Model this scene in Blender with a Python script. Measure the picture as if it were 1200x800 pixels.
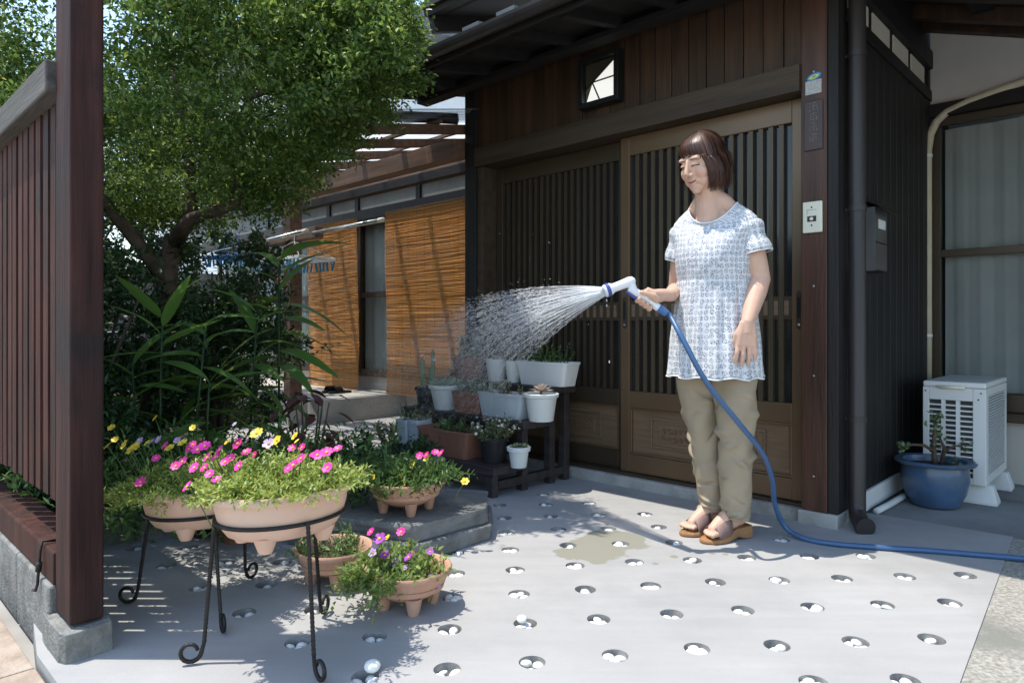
import bpy, bmesh, math, random
import numpy as np
from mathutils import Vector, Matrix, Quaternion
from mathutils.geometry import delaunay_2d_cdt

for o in list(bpy.data.objects):
    bpy.data.objects.remove(o, do_unlink=True)
random.seed(7)
RNG = np.random.default_rng(11)
R = math.radians
SC = bpy.context.scene
COL = SC.collection

# ------------------------------------------------------------------ camera
CAM_H = 0.82
FPX = 800.0            # focal length in photo pixels (photo is 1200 wide)
HZ = 382.0             # horizon row in the photo
cam = bpy.data.cameras.new('camera')
cam.sensor_width = 36.0
cam.lens = 36.0 * FPX / 1200.0
cam.shift_y = -(400.0 - HZ) / 1200.0
cam.clip_start = 0.05
cam.clip_end = 500.0
camo = bpy.data.objects.new('camera', cam)
COL.objects.link(camo)
camo.location = (0, 0, CAM_H)
camo.rotation_euler = (R(90), 0, 0)
SC.camera = camo

# ------------------------------------------------------------------ light
SUN_EL = 71.0
SUN_DIR = Vector((math.cos(R(SUN_EL)) * 0.9995, -math.cos(R(SUN_EL)) * 0.01, -math.sin(R(SUN_EL)))).normalized()
world = bpy.data.worlds.new('World')
SC.world = world
world.use_nodes = True
wn = world.node_tree
bg = wn.nodes['Background']
sky = wn.nodes.new('ShaderNodeTexSky')
sky.sky_type = 'NISHITA'
sky.sun_disc = False
sky.sun_elevation = R(SUN_EL)
sky.sun_rotation = math.atan2(-SUN_DIR.x, -SUN_DIR.y)
sky.air_density = 1.3
sky.dust_density = 0.6
sky.ozone_density = 1.2
wn.links.new(sky.outputs[0], bg.inputs[0])
bg.inputs[1].default_value = 0.15
sl = bpy.data.lights.new('sun', 'SUN')
sl.energy = 2.5
sl.angle = R(0.53)
sl.color = (1.0, 0.94, 0.85)
so = bpy.data.objects.new('sun', sl)
COL.objects.link(so)
so.location = (-6, 1, 12)
so.rotation_euler = SUN_DIR.to_track_quat('-Z', 'Y').to_euler()
SC.view_settings.view_transform = 'Standard'
SC.view_settings.look = 'None'
SC.view_settings.exposure = 1.25
SC.view_settings.gamma = 1.0
SC.render.engine = 'CYCLES'
SC.cycles.use_denoising = True
SC.cycles.max_bounces = 8
SC.cycles.transparent_max_bounces = 16
SC.cycles.sample_clamp_indirect = 6.0

# ------------------------------------------------------------------ pixel -> place
_L = math.hypot(835, 800)
SX, SY = 835 / _L, -800 / _L        # house "s" axis: to the right along the entrance front
WX, WY = -SY, SX                    # house "w" axis: into the house
ANG = math.atan2(SY, SX)
Y0 = CAM_H * FPX / (612 - HZ)
X0 = (945 - 600) / FPX * Y0

def H(s, w, z=0.0):
    return Vector((X0 + s * SX + w * WX, Y0 + s * SY + w * WY, z))
def G(x, y, z=0.0):
    Y = (CAM_H - z) * FPX / (y - HZ)
    return Vector(((x - 600) / FPX * Y, Y, z))
def Q(x, y, Y):
    return Vector(((x - 600) / FPX * Y, Y, CAM_H + (HZ - y) / FPX * Y))
def PW(x, y, w):
    k = (x - 600) / FPX
    s = (k * (Y0 + w * WY) - X0 - w * WX) / (SX - k * SY)
    Y = Y0 + s * SY + w * WY
    return s, CAM_H + (HZ - y) / FPX * Y
def toH(p):
    return ((p[0] - X0) * SX + (p[1] - Y0) * SY, (p[0] - X0) * WX + (p[1] - Y0) * WY)

# ------------------------------------------------------------------ objects
def T(name, label, cat, loc=(0, 0, 0), rz=0.0, group=None):
    o = bpy.data.objects.new(name, None)
    o.empty_display_size = 0.1
    COL.objects.link(o)
    o.location = loc
    o.rotation_euler = (0, 0, rz)
    o['label'] = label
    o['category'] = cat
    if group:
        o['group'] = group
    return o

def tag(o, label, cat, group=None):
    o['label'] = label
    o['category'] = cat
    if group:
        o['group'] = group
    return o

def struct(o):
    o['kind'] = 'structure'
    return o

def stuff(o):
    o['kind'] = 'stuff'
    return o

def link(name, me, parent=None, mat=None, loc=None, rot=None, scale=None):
    o = bpy.data.objects.new(name, me)
    COL.objects.link(o)
    if parent is not None:
        o.parent = parent
    if mat is not None and len(me.materials) == 0:
        me.materials.append(mat)
    if loc is not None:
        o.location = loc
    if rot is not None:
        o.rotation_euler = rot
    if scale is not None:
        o.scale = scale
    return o

class MB:
    def __init__(self):
        self.v = []
        self.f = []
    def box(self, x0, x1, y0, y1, z0, z1):
        b = len(self.v)
        self.v += [Vector(p) for p in ((x0,y0,z0),(x1,y0,z0),(x1,y1,z0),(x0,y1,z0),(x0,y0,z1),(x1,y0,z1),(x1,y1,z1),(x0,y1,z1))]
        self.f += [tuple(b + i for i in q) for q in ((0,3,2,1),(4,5,6,7),(0,1,5,4),(1,2,6,5),(2,3,7,6),(3,0,4,7))]
        return self
    def beam(self, a, b, wd, th, up=(0, 0, 1)):
        a, b = Vector(a), Vector(b)
        d = (b - a).normalized()
        sd = d.cross(Vector(up)).normalized()
        u = sd.cross(d)
        n = len(self.v)
        for p in (a, b):
            for (i, j) in ((-1,-1),(1,-1),(1,1),(-1,1)):
                self.v.append(p + sd * (i * wd / 2) + u * (j * th / 2))
        self.f += [tuple(n + i for i in q) for q in ((3,2,1,0),(4,5,6,7),(0,1,5,4),(1,2,6,5),(2,3,7,6),(3,0,4,7))]
        return self
    def tube(self, pts, r, n=10, caps=True, squash=None):
        pts = [Vector(p) for p in pts]
        m = len(pts)
        rs = r if isinstance(r, (list, tuple)) else [r] * m
        ds = []
        for i in range(m):
            a = pts[max(0, i - 1)]
            b = pts[min(m - 1, i + 1)]
            d = (b - a)
            ds.append(d.normalized() if d.length > 1e-9 else Vector((0, 0, 1)))
        ref = Vector((0, 0, 1)) if abs(ds[0].z) < 0.9 else Vector((1, 0, 0))
        u = ds[0].cross(ref).normalized()
        b0 = len(self.v)
        for i in range(m):
            u = (u - ds[i] * u.dot(ds[i])).normalized()
            w = ds[i].cross(u)
            for k in range(n):
                a = 2 * math.pi * k / n
                self.v.append(pts[i] + (u * math.cos(a) + w * math.sin(a)) * rs[i])
        for i in range(m - 1):
            for k in range(n):
                a = b0 + i * n + k
                b = b0 + i * n + (k + 1) % n
                self.f.append((a, b, b + n, a + n))
        if caps:
            self.f.append(tuple(b0 + k for k in range(n))[::-1])
            self.f.append(tuple(b0 + (m - 1) * n + k for k in range(n)))
        return self
    def loft(self, rings, caps=(True, True)):
        b0 = len(self.v)
        n = len(rings[0])
        for rg in rings:
            self.v += [Vector(p) for p in rg]
        for i in range(len(rings) - 1):
            for k in range(n):
                a = b0 + i * n + k
                b = b0 + i * n + (k + 1) % n
                self.f.append((a, b, b + n, a + n))
        if caps[0]:
            self.f.append(tuple(b0 + k for k in range(n))[::-1])
        if caps[1]:
            self.f.append(tuple(b0 + (len(rings) - 1) * n + k for k in range(n)))
        return self
    def lathe(self, prof, n=28, c=(0, 0, 0), ax=1.0, ay=1.0, rot=0.0, caps=(True, True), wob=None):
        rings = []
        for (r, z) in prof:
            rg = []
            for k in range(n):
                a = 2 * math.pi * k / n
                rr = r * (wob(a) if wob else 1.0)
                x, y = rr * ax * math.cos(a), rr * ay * math.sin(a)
                rg.append((c[0] + x * math.cos(rot) - y * math.sin(rot), c[1] + x * math.sin(rot) + y * math.cos(rot), c[2] + z))
            rings.append(rg)
        return self.loft(rings, caps)
    def ell(self, c, r, n=16, m=10, mat=None):
        rings = []
        c = Vector(c)
        for i in range(m + 1):
            t = math.pi * (0.02 + 0.96 * i / m)
            rg = []
            for k in range(n):
                a = 2 * math.pi * k / n
                p = Vector((r[0] * math.sin(t) * math.cos(a), r[1] * math.sin(t) * math.sin(a), -r[2] * math.cos(t))) + c
                rg.append(mat @ p if mat else p)
            rings.append(rg)
        return self.loft(rings)
    def rrect(self, x0, x1, y0, y1, z, rad, n=4):
        pts = []
        for (cx, cy, a0) in ((x1 - rad, y1 - rad, 0), (x0 + rad, y1 - rad, 90), (x0 + rad, y0 + rad, 180), (x1 - rad, y0 + rad, 270)):
            for k in range(n + 1):
                a = R(a0 + 90 * k / n)
                pts.append((cx + rad * math.cos(a), cy + rad * math.sin(a), z))
        return pts
    def mesh(self, name, smooth=False, off=None):
        me = bpy.data.meshes.new(name)
        vs = self.v if off is None else [Vector(p) - Vector(off) for p in self.v]
        me.from_pydata([tuple(p) for p in vs], [], self.f)
        me.update()
        if smooth:
            me.polygons.foreach_set('use_smooth', [True] * len(me.polygons))
        return me
    def obj(self, name, mat, parent=None, smooth=False, bevel=0.0, off=None, loc=None, rot=None, auto=None):
        me = self.mesh(name, smooth, off)
        o = link(name, me, parent, mat, loc, rot)
        if auto is not None and smooth:
            me.set_sharp_from_angle(angle=R(auto))
        if bevel > 0:
            m = o.modifiers.new('bevel', 'BEVEL')
            m.width = bevel
            m.segments = 2
            m.limit_method = 'ANGLE'
        return o

def one(name, mb, mat, label, cat, group=None, base=None, **kw):
    """a thing that is a single mesh, its origin at base"""
    if base is None:
        base = (0, 0, 0)
    o = mb.obj(name, mat, off=base, loc=base, **kw)
    return tag(o, label, cat, group)

def np_mesh(name, V, F, smooth=False):
    V = np.asarray(V, np.float32)
    F = np.asarray(F, np.int32)
    me = bpy.data.meshes.new(name)
    nf, k = F.shape
    me.vertices.add(len(V))
    me.vertices.foreach_set('co', V.ravel())
    me.loops.add(nf * k)
    me.loops.foreach_set('vertex_index', F.ravel())
    me.polygons.add(nf)
    me.polygons.foreach_set('loop_start', np.arange(0, nf * k, k, dtype=np.int32))
    me.polygons.foreach_set('loop_total', np.full(nf, k, np.int32))
    if smooth:
        me.polygons.foreach_set('use_smooth', np.ones(nf, bool))
    me.update(calc_edges=True)
    me.validate()
    return me

def unit(a):
    return a / np.maximum(np.linalg.norm(a, axis=1, keepdims=True), 1e-9)

def leaf_mesh(name, P, D, N, L, W, fold=0.18, mid=0.45):
    """one folded rhombic leaf (2 quads-as-triangles) per row"""
    P = np.asarray(P, float); D = unit(np.asarray(D, float)); N = np.asarray(N, float)
    S = unit(np.cross(D, N)); N = np.cross(S, D)
    L = np.broadcast_to(np.asarray(L, float), (len(P),))[:, None]
    W = np.broadcast_to(np.asarray(W, float), (len(P),))[:, None]
    v0 = P
    v1 = P + D * L * mid + S * W * 0.5 + N * W * fold
    v2 = P + D * L - N * L * 0.10
    v3 = P + D * L * mid - S * W * 0.5 + N * W * fold
    n = len(P)
    V = np.stack([v0, v1, v2, v3], 1).reshape(-1, 3)
    b = np.arange(n) * 4
    F = np.concatenate([np.stack([b, b + 1, b + 2], 1), np.stack([b, b + 2, b + 3], 1)])
    return np_mesh(name, V, F)

def rdir(n, up=0.0):
    d = RNG.normal(size=(n, 3))
    d[:, 2] += up
    return unit(d)

# ------------------------------------------------------------------ materials
def M(name, col, rough=0.6, col2=None, var=0.18, scale=6.0, detail=6.0, bump=0.0, bscale=60.0, spec=0.4, metal=0.0,
      stretch=(1, 1, 1), stain=None, stain_scale=1.5, stain_lo=0.5, stain_hi=0.65, trans=0.0, rvar=0.0, coat=0.0, sheen=0.0):
    m = bpy.data.materials.new(name)
    m.use_nodes = True
    nt = m.node_tree
    b = nt.nodes['Principled BSDF']
    tc = nt.nodes.new('ShaderNodeTexCoord')
    oi = nt.nodes.new('ShaderNodeObjectInfo')
    ad = nt.nodes.new('ShaderNodeVectorMath'); ad.operation = 'MULTIPLY_ADD'
    cx = nt.nodes.new('ShaderNodeCombineXYZ')
    for i in range(3):
        nt.links.new(oi.outputs['Random'], cx.inputs[i])
    nt.links.new(cx.outputs[0], ad.inputs[0])
    ad.inputs[1].default_value = (7.3, 11.7, 5.1)
    nt.links.new(tc.outputs['Object'], ad.inputs[2])
    mp = nt.nodes.new('ShaderNodeMapping')
    mp.inputs['Scale'].default_value = stretch
    nt.links.new(ad.outputs[0], mp.inputs['Vector'])
    nz = nt.nodes.new('ShaderNodeTexNoise')
    nz.inputs['Scale'].default_value = scale
    nz.inputs['Detail'].default_value = detail
    nt.links.new(mp.outputs[0], nz.inputs['Vector'])
    rp = nt.nodes.new('ShaderNodeValToRGB')
    c1 = tuple(c * (1 - var) for c in col)
    c2 = tuple(min(1, c * (1 + var)) for c in col) if col2 is None else col2
    rp.color_ramp.elements[0].position = 0.32
    rp.color_ramp.elements[1].position = 0.68
    rp.color_ramp.elements[0].color = (*c1, 1)
    rp.color_ramp.elements[1].color = (*c2, 1)
    nt.links.new(nz.outputs['Fac'], rp.inputs[0])
    out = rp.outputs[0]
    if stain is not None:
        n2 = nt.nodes.new('ShaderNodeTexNoise')
        n2.inputs['Scale'].default_value = stain_scale
        n2.inputs['Detail'].default_value = 8
        n2.inputs['Roughness'].default_value = 0.65
        nt.links.new(ad.outputs[0], n2.inputs['Vector'])
        r2 = nt.nodes.new('ShaderNodeMapRange')
        r2.inputs[1].default_value = stain_lo
        r2.inputs[2].default_value = stain_hi
        nt.links.new(n2.outputs['Fac'], r2.inputs[0])
        mx = nt.nodes.new('ShaderNodeMix'); mx.data_type = 'RGBA'
        nt.links.new(r2.outputs[0], mx.inputs[0])
        nt.links.new(out, mx.inputs[6])
        mx.inputs[7].default_value = (*stain, 1)
        out = mx.outputs[2]
    if rvar > 0:
        hv = nt.nodes.new('ShaderNodeHueSaturation')
        mr = nt.nodes.new('ShaderNodeMapRange')
        mr.inputs[3].default_value = 1 - rvar
        mr.inputs[4].default_value = 1 + rvar
        nt.links.new(oi.outputs['Random'], mr.inputs[0])
        nt.links.new(mr.outputs[0], hv.inputs['Value'])
        nt.links.new(out, hv.inputs['Color'])
        out = hv.outputs[0]
    nt.links.new(out, b.inputs['Base Color'])
    b.inputs['Roughness'].default_value = rough
    b.inputs['Specular IOR Level'].default_value = spec
    b.inputs['Metallic'].default_value = metal
    if coat:
        b.inputs['Coat Weight'].default_value = coat
    if sheen:
        b.inputs['Sheen Weight'].default_value = sheen
    if trans:
        b.inputs['Transmission Weight'].default_value = trans
    if bump > 0:
        n3 = nt.nodes.new('ShaderNodeTexNoise')
        n3.inputs['Scale'].default_value = bscale
        n3.inputs['Detail'].default_value = 5
        nt.links.new(mp.outputs[0], n3.inputs['Vector'])
        bp = nt.nodes.new('ShaderNodeBump')
        bp.inputs['Strength'].default_value = bump
        bp.inputs['Distance'].default_value = 0.01
        nt.links.new(n3.outputs['Fac'], bp.inputs['Height'])
        nt.links.new(bp.outputs[0], b.inputs['Normal'])
    return m

def leafmat(name, c1, c2, trans=0.35, rough=0.45, spec=0.4, c3=None):
    m = bpy.data.materials.new(name)
    m.use_nodes = True
    nt = m.node_tree
    b = nt.nodes['Principled BSDF']
    ge = nt.nodes.new('ShaderNodeNewGeometry')
    rp = nt.nodes.new('ShaderNodeValToRGB')
    rp.color_ramp.elements[0].color = (*c1, 1)
    rp.color_ramp.elements[1].color = (*c2, 1)
    if c3:
        e = rp.color_ramp.elements.new(0.93); e.color = (*c2, 1)
        rp.color_ramp.elements[-1].color = (*c3, 1)
    nt.links.new(ge.outputs['Random Per Island'], rp.inputs[0])
    nt.links.new(rp.outputs[0], b.inputs['Base Color'])
    b.inputs['Roughness'].default_value = rough
    b.inputs['Specular IOR Level'].default_value = spec
    tr = nt.nodes.new('ShaderNodeBsdfTranslucent')
    hs = nt.nodes.new('ShaderNodeHueSaturation')
    hs.inputs['Hue'].default_value = 0.48
    hs.inputs['Value'].default_value = 1.6
    nt.links.new(rp.outputs[0], hs.inputs['Color'])
    nt.links.new(hs.outputs[0], tr.inputs[0])
    ms = nt.nodes.new('ShaderNodeMixShader')
    ms.inputs[0].default_value = trans
    nt.links.new(b.outputs[0], ms.inputs[1])
    nt.links.new(tr.outputs[0], ms.inputs[2])
    nt.links.new(ms.outputs[0], nt.nodes['Material Output'].inputs[0])
    return m

VERT = (9, 9, 0.7)     # vertical grain
ALONG = (0.7, 9, 9)    # grain along local x

m_slab = M('pale_concrete', (0.345, 0.341, 0.334), 0.85, var=0.06, scale=2.2, bump=0.09, bscale=190, spec=0.25, stain=(0.288, 0.288, 0.282), stain_scale=1.6, stain_lo=0.47, stain_hi=0.70)
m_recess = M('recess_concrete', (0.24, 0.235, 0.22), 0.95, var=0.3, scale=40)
m_pebble = M('white_pebble', (0.74, 0.74, 0.71), 0.6, var=0.08, scale=20, rvar=0.10)
m_rough = M('exposed_aggregate', (0.34, 0.325, 0.285), 0.95, var=0.35, scale=90, bump=0.8, bscale=180, stain=(0.22, 0.22, 0.19), stain_scale=3)
m_apron = M('old_concrete', (0.25, 0.255, 0.25), 0.9, var=0.22, scale=4, bump=0.3, bscale=90, stain=(0.15, 0.155, 0.15), stain_scale=2)
m_step = M('step_concrete', (0.36, 0.36, 0.34), 0.9, var=0.15, scale=7, bump=0.3, bscale=100, stain=(0.22, 0.22, 0.2), stain_scale=4)
m_stoop = M('stoop_concrete', (0.42, 0.40, 0.36), 0.9, var=0.12, scale=5, bump=0.2, bscale=90)
m_pave = M('brown_paving', (0.34, 0.27, 0.21), 0.9, var=0.2, scale=14, bump=0.5, bscale=70, stain=(0.40, 0.34, 0.28), stain_scale=3)
m_ground = M('street_ground', (0.34, 0.33, 0.31), 0.95, var=0.2, scale=3, bump=0.3)
m_soil = M('garden_soil', (0.045, 0.036, 0.026), 1.0, var=0.4, scale=25, bump=1.0, bscale=60)
m_block = M('grey_block', (0.20, 0.20, 0.185), 0.95, var=0.25, scale=30, bump=0.6, bscale=120, stain=(0.10, 0.10, 0.085), stain_scale=5)
m_blockdark = M('dark_edging_block', (0.17, 0.17, 0.165), 0.95, var=0.3, scale=40, bump=0.8, bscale=150, rvar=0.25)
m_fence = M('red_brown_stain', (0.055, 0.020, 0.014), 0.75, spec=0.2, var=0.45, scale=3, detail=8, stretch=VERT, bump=0.35, bscale=12, stain=(0.030, 0.018, 0.015), stain_scale=2.2, rvar=0.15)
m_post = M('weathered_post', (0.040, 0.0165, 0.0135), 0.75, spec=0.2, var=0.5, scale=3, detail=8, stretch=VERT, bump=0.35, bscale=12, stain=(0.022, 0.015, 0.014), stain_scale=2.6)
m_greywood = M('grey_weathered_wood', (0.085, 0.075, 0.066), 0.8, var=0.35, scale=3, stretch=ALONG, bump=0.3, bscale=14, stain=(0.08, 0.075, 0.06), stain_scale=4)
m_blackwood = M('black_wood', (0.012, 0.0105, 0.010), 0.6, var=0.4, scale=3, stretch=VERT, bump=0.2, bscale=14)
m_eave = M('dark_eave_wood', (0.011, 0.009, 0.008), 0.75, var=0.35, scale=3, stretch=ALONG, bump=0.2, bscale=12)
m_board = M('brown_board', (0.044, 0.0225, 0.0105), 0.55, var=0.35, scale=2.5, detail=8, stretch=VERT, bump=0.25, bscale=12, rvar=0.22)
m_lintel = M('lintel_wood', (0.050, 0.033, 0.020), 0.6, var=0.3, scale=2.5, stretch=ALONG, bump=0.25, bscale=12)
m_redpost = M('red_brown_pillar', (0.060, 0.026, 0.015), 0.45, var=0.4, scale=2.5, stretch=VERT, bump=0.2, bscale=14)
m_bronze = M('bronze_aluminium', (0.145, 0.092, 0.050), 0.36, var=0.06, scale=3, metal=0.35, spec=0.5)
m_bronze2 = M('bronze_panel', (0.20, 0.135, 0.082), 0.42, var=0.15, scale=8, metal=0.3, stretch=ALONG)
m_slat = M('dark_bronze_slat', (0.060, 0.044, 0.028), 0.4, var=0.08, metal=0.3)
m_dglass = M('dark_glass', (0.016, 0.018, 0.020), 0.12, var=0.1, spec=0.5)
m_plaster = M('grey_plaster', (0.46, 0.44, 0.40), 0.9, var=0.08, scale=4, bump=0.1)
m_cream = M('cream_wall', (0.62, 0.56, 0.45), 0.9, var=0.06, scale=4)
m_black = M('black_metal', (0.014, 0.014, 0.015), 0.4, var=0.15, metal=0.2)
m_iron = M('wrought_iron', (0.022, 0.020, 0.019), 0.45, var=0.3, metal=0.4, bump=0.4, bscale=90)
m_gutter = M('dark_pipe', (0.032, 0.027, 0.027), 0.42, var=0.15, stretch=(1, 1, .3))
m_whitepl = M('white_plastic', (0.66, 0.67, 0.66), 0.45, var=0.05, scale=3)
m_fin = M('coil_fin', (0.03, 0.032, 0.034), 0.5)
m_beigepipe = M('beige_wrap', (0.50, 0.45, 0.33), 0.6, var=0.1, scale=12, bump=0.3, bscale=30)
m_bellpl = M('ivory_plastic', (0.72, 0.70, 0.56), 0.4, var=0.04)
m_chrome = M('brushed_metal', (0.45, 0.45, 0.45), 0.3, metal=0.9)
m_terra = M('terracotta', (0.50, 0.275, 0.185), 0.75, var=0.12, scale=9, bump=0.15, bscale=60, stain=(0.50, 0.32, 0.24), stain_scale=4)
m_terra2 = M('pale_terracotta', (0.62, 0.40, 0.29), 0.7, var=0.09, scale=9, bump=0.12, bscale=60, stain=(0.62, 0.44, 0.34), stain_scale=4)
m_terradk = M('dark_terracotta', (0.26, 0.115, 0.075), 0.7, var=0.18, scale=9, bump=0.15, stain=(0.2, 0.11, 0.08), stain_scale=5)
m_whitepot = M('white_pot', (0.68, 0.70, 0.69), 0.4, var=0.05)
m_greypot = M('blue_grey_pot', (0.44, 0.49, 0.53), 0.5, var=0.07)
m_blackpot = M('black_pot', (0.022, 0.023, 0.025), 0.45)
m_bluepot = M('blue_glazed_pot', (0.055, 0.105, 0.19), 0.3, var=0.3, scale=5, stain=(0.10, 0.13, 0.16), stain_scale=6, coat=0.2)
m_stone = M('slate_slab', (0.17, 0.17, 0.165), 0.85, var=0.25, scale=12, bump=0.6, bscale=50, stain=(0.11, 0.115, 0.11), stain_scale=4)
m_shelf = M('black_shelf_wood', (0.040, 0.033, 0.032), 0.55, var=0.35, scale=3, stretch=ALONG, bump=0.3, bscale=16)
m_bark = M('bark', (0.085, 0.062, 0.045), 0.9, var=0.4, scale=18, bump=0.8, bscale=40)
m_perg = M('pergola_wood', (0.135, 0.078, 0.052), 0.6, var=0.3, scale=3, stretch=ALONG, bump=0.2, bscale=14)
m_reed = leafmat('bamboo_reed', (0.46, 0.245, 0.06), (0.80, 0.48, 0.15), 0.35, 0.55)
m_string = M('brown_string', (0.16, 0.085, 0.03), 0.9)
m_curtain = M('lace_curtain', (0.36, 0.36, 0.345), 0.9, var=0.05)
m_blue = M('blue_hose', (0.045, 0.105, 0.22), 0.38, var=0.08, spec=0.5)
m_navy = M('navy_plastic', (0.045, 0.07, 0.27), 0.35, var=0.05)
m_gunwhite = M('white_nozzle_plastic', (0.74, 0.75, 0.76), 0.35, var=0.03)
m_peg = M('blue_peg', (0.02, 0.22, 0.38), 0.45)
m_hangwhite = M('white_hanger', (0.80, 0.79, 0.75), 0.5)
m_flwc = M('flower_centre', (0.75, 0.45, 0.04), 0.6)
m_pink = M('magenta_petal', (0.72, 0.035, 0.30), 0.5, var=0.2, scale=30, rvar=0.2)
m_yel = M('yellow_petal', (0.80, 0.60, 0.06), 0.5, var=0.15, scale=30)
m_purp = M('purple_petal', (0.30, 0.05, 0.36), 0.5, var=0.2, scale=30)
m_lilac = M('lilac_petal', (0.48, 0.36, 0.62), 0.5, var=0.2, scale=30)
m_white = M('white_petal', (0.72, 0.70, 0.66), 0.6)

l_tree = leafmat('evergreen_leaf', (0.036, 0.085, 0.018), (0.145, 0.235, 0.050), 0.45, 0.38, 0.5, c3=(0.34, 0.40, 0.10))
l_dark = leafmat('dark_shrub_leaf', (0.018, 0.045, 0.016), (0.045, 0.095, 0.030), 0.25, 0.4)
l_big = leafmat('long_leaf', (0.060, 0.150, 0.034), (0.140, 0.265, 0.055), 0.40, 0.38)
l_port = leafmat('fleshy_leaf', (0.17, 0.27, 0.05), (0.40, 0.45, 0.12), 0.30, 0.4)
l_pet = leafmat('green_leaf', (0.050, 0.115, 0.030), (0.13, 0.22, 0.06), 0.30, 0.45)
l_silver = leafmat('silver_leaf', (0.28, 0.34, 0.24), (0.50, 0.54, 0.42), 0.15, 0.6)
l_coleus = leafmat('purple_leaf', (0.060, 0.022, 0.024), (0.11, 0.045, 0.035), 0.25, 0.4)
l_succ = leafmat('succulent_leaf', (0.16, 0.24, 0.13), (0.30, 0.38, 0.24), 0.15, 0.5)
l_rose = leafmat('pale_rosette_leaf', (0.45, 0.36, 0.30), (0.62, 0.54, 0.46), 0.15, 0.5)
l_olive = leafmat('olive_leaf', (0.10, 0.12, 0.06), (0.20, 0.21, 0.11), 0.2, 0.5)
# ================================================================== GROUND
o = np_mesh('ground', [(-90, -60, -.07), (90, -60, -.07), (90, 120, -.07), (-90, 120, -.07)], [(0, 1, 2, 3)])
struct(link('ground', o, None, m_ground))

# paving slab with round holes
holes_px = []
for (ox, oy, k, pts) in (
    (560, 560, 3.334, [(255,62),(85,105),(265,103),(435,97),(103,155),(285,148),(473,143),(652,140),(111,213),(315,200),(510,197),(707,190),(127,280),(352,262),(557,256),(766,251),(146,358),(380,341),(611,327),(838,320),(161,452),(420,434),(675,420),(928,405),(185,567),(472,550),(757,530),(1035,515),(212,718),(536,692),(856,665),(1050,310)]),
    (860, 600, 3.53, [(312,182),(545,180),(188,280),(447,273),(707,265),(957,260),(325,391),(615,382),(893,373),(178,550),(503,535),(818,523),(330,702),(710,695),(195,112)]),
    (380, 560, 3.334, [(525,75),(517,117),(535,165),(530,220),(512,292),(512,372),(500,465),(490,590),(480,745),(197,618),(160,775)]),
    (120, 600, 4.0, [(155,167),(405,165),(300,250),(575,237),(845,232),(460,352),(768,338),(665,470),(1000,457),(915,610)])):
    for (x, y) in pts:
        holes_px.append((ox + x / k, oy + y / k))
HOLES = [G(x, y) for (x, y) in holes_px]
HR = 0.033
outline = [(0.83, -2.50), (0.655, 0.362), (0.11, 0.345), (0.10, 0.05), (-2.0, 0.05), (-2.0, 0.90), (-4.0, 0.90), (-4.4, 0.04), (-4.4, -0.75), (-1.86, -1.25), (-1.86, -2.35), (-0.95, -2.50)]
pv = [H(s, w).to_2d() for (s, w) in outline]
segs = [(i, (i + 1) % len(pv)) for i in range(len(pv))]
n0 = len(pv)
NSEG = 22
for c in HOLES:
    b = len(pv)
    for k in range(NSEG):
        a = 2 * math.pi * k / NSEG
        pv.append(Vector((c.x + HR * math.cos(a), c.y + HR * math.sin(a))))
    segs += [(b + k, b + (k + 1) % NSEG) for k in range(NSEG)]
vv, ee, ff, _, _, _ = delaunay_2d_cdt(pv, segs, [], 1, 1e-5)
sv = [(p.x, p.y, 0.0) for p in vv]
_hc = np.array([(c.x, c.y) for c in HOLES])
sf = []
for f in ff:
    cc = np.array([(vv[i].x, vv[i].y) for i in f]).mean(0)
    if np.min(np.hypot(_hc[:, 0] - cc[0], _hc[:, 1] - cc[1])) > HR * .985 or False:
        sf.append(tuple(f))
nb = len(sv)
for (s, w) in outline:
    p = H(s, w)
    sv.append((p.x, p.y, 0.0)); sv.append((p.x, p.y, -0.069))
m_ = len(outline)
for i in range(m_):
    a = nb + 2 * i; b = nb + 2 * ((i + 1) % m_)
    sf.append((a, a + 1, b + 1, b))
me = bpy.data.meshes.new('yard_paving'); me.from_pydata(sv, [], sf); me.update()
slab = struct(link('yard_paving', me, None, m_slab))
# wet splash on the paving: a stain in the slab's own material
nt = m_slab.node_tree
b_ = nt.nodes['Principled BSDF']
src = b_.inputs['Base Color'].links[0].from_socket
geo = nt.nodes.new('ShaderNodeNewGeometry')
nw = nt.nodes.new('ShaderNodeTexNoise'); nw.inputs['Scale'].default_value = 9; nw.inputs['Detail'].default_value = 5
nt.links.new(geo.outputs['Position'], nw.inputs['Vector'])
last = None
for (wx_, wy_, rr_) in [(*G(700, 640).xy, .135), (*G(728, 634).xy, .12), (*G(682, 646).xy, .10), (*G(715, 629).xy, .10), (*G(790, 652).xy, .016), (*G(835, 648).xy, .012), (*G(850, 649).xy, .012), (*G(768, 660).xy, .012), (*G(700, 657).xy, .03)]:
    ds = nt.nodes.new('ShaderNodeVectorMath'); ds.operation = 'DISTANCE'
    nt.links.new(geo.outputs['Position'], ds.inputs[0]); ds.inputs[1].default_value = (wx_, wy_, 0)
    dv = nt.nodes.new('ShaderNodeMath'); dv.operation = 'DIVIDE'; nt.links.new(ds.outputs['Value'], dv.inputs[0]); dv.inputs[1].default_value = rr_
    if last is None: last = dv.outputs[0]
    else:
        mn = nt.nodes.new('ShaderNodeMath'); mn.operation = 'MINIMUM'; nt.links.new(last, mn.inputs[0]); nt.links.new(dv.outputs[0], mn.inputs[1]); last = mn.outputs[0]
an = nt.nodes.new('ShaderNodeMath'); an.operation = 'MULTIPLY_ADD'; nt.links.new(nw.outputs['Fac'], an.inputs[0]); an.inputs[1].default_value = 1.5; nt.links.new(last, an.inputs[2])
mr_ = nt.nodes.new('ShaderNodeMapRange'); mr_.inputs[1].default_value = 1.75; mr_.inputs[2].default_value = 1.65; nt.links.new(an.outputs[0], mr_.inputs[0])
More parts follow.
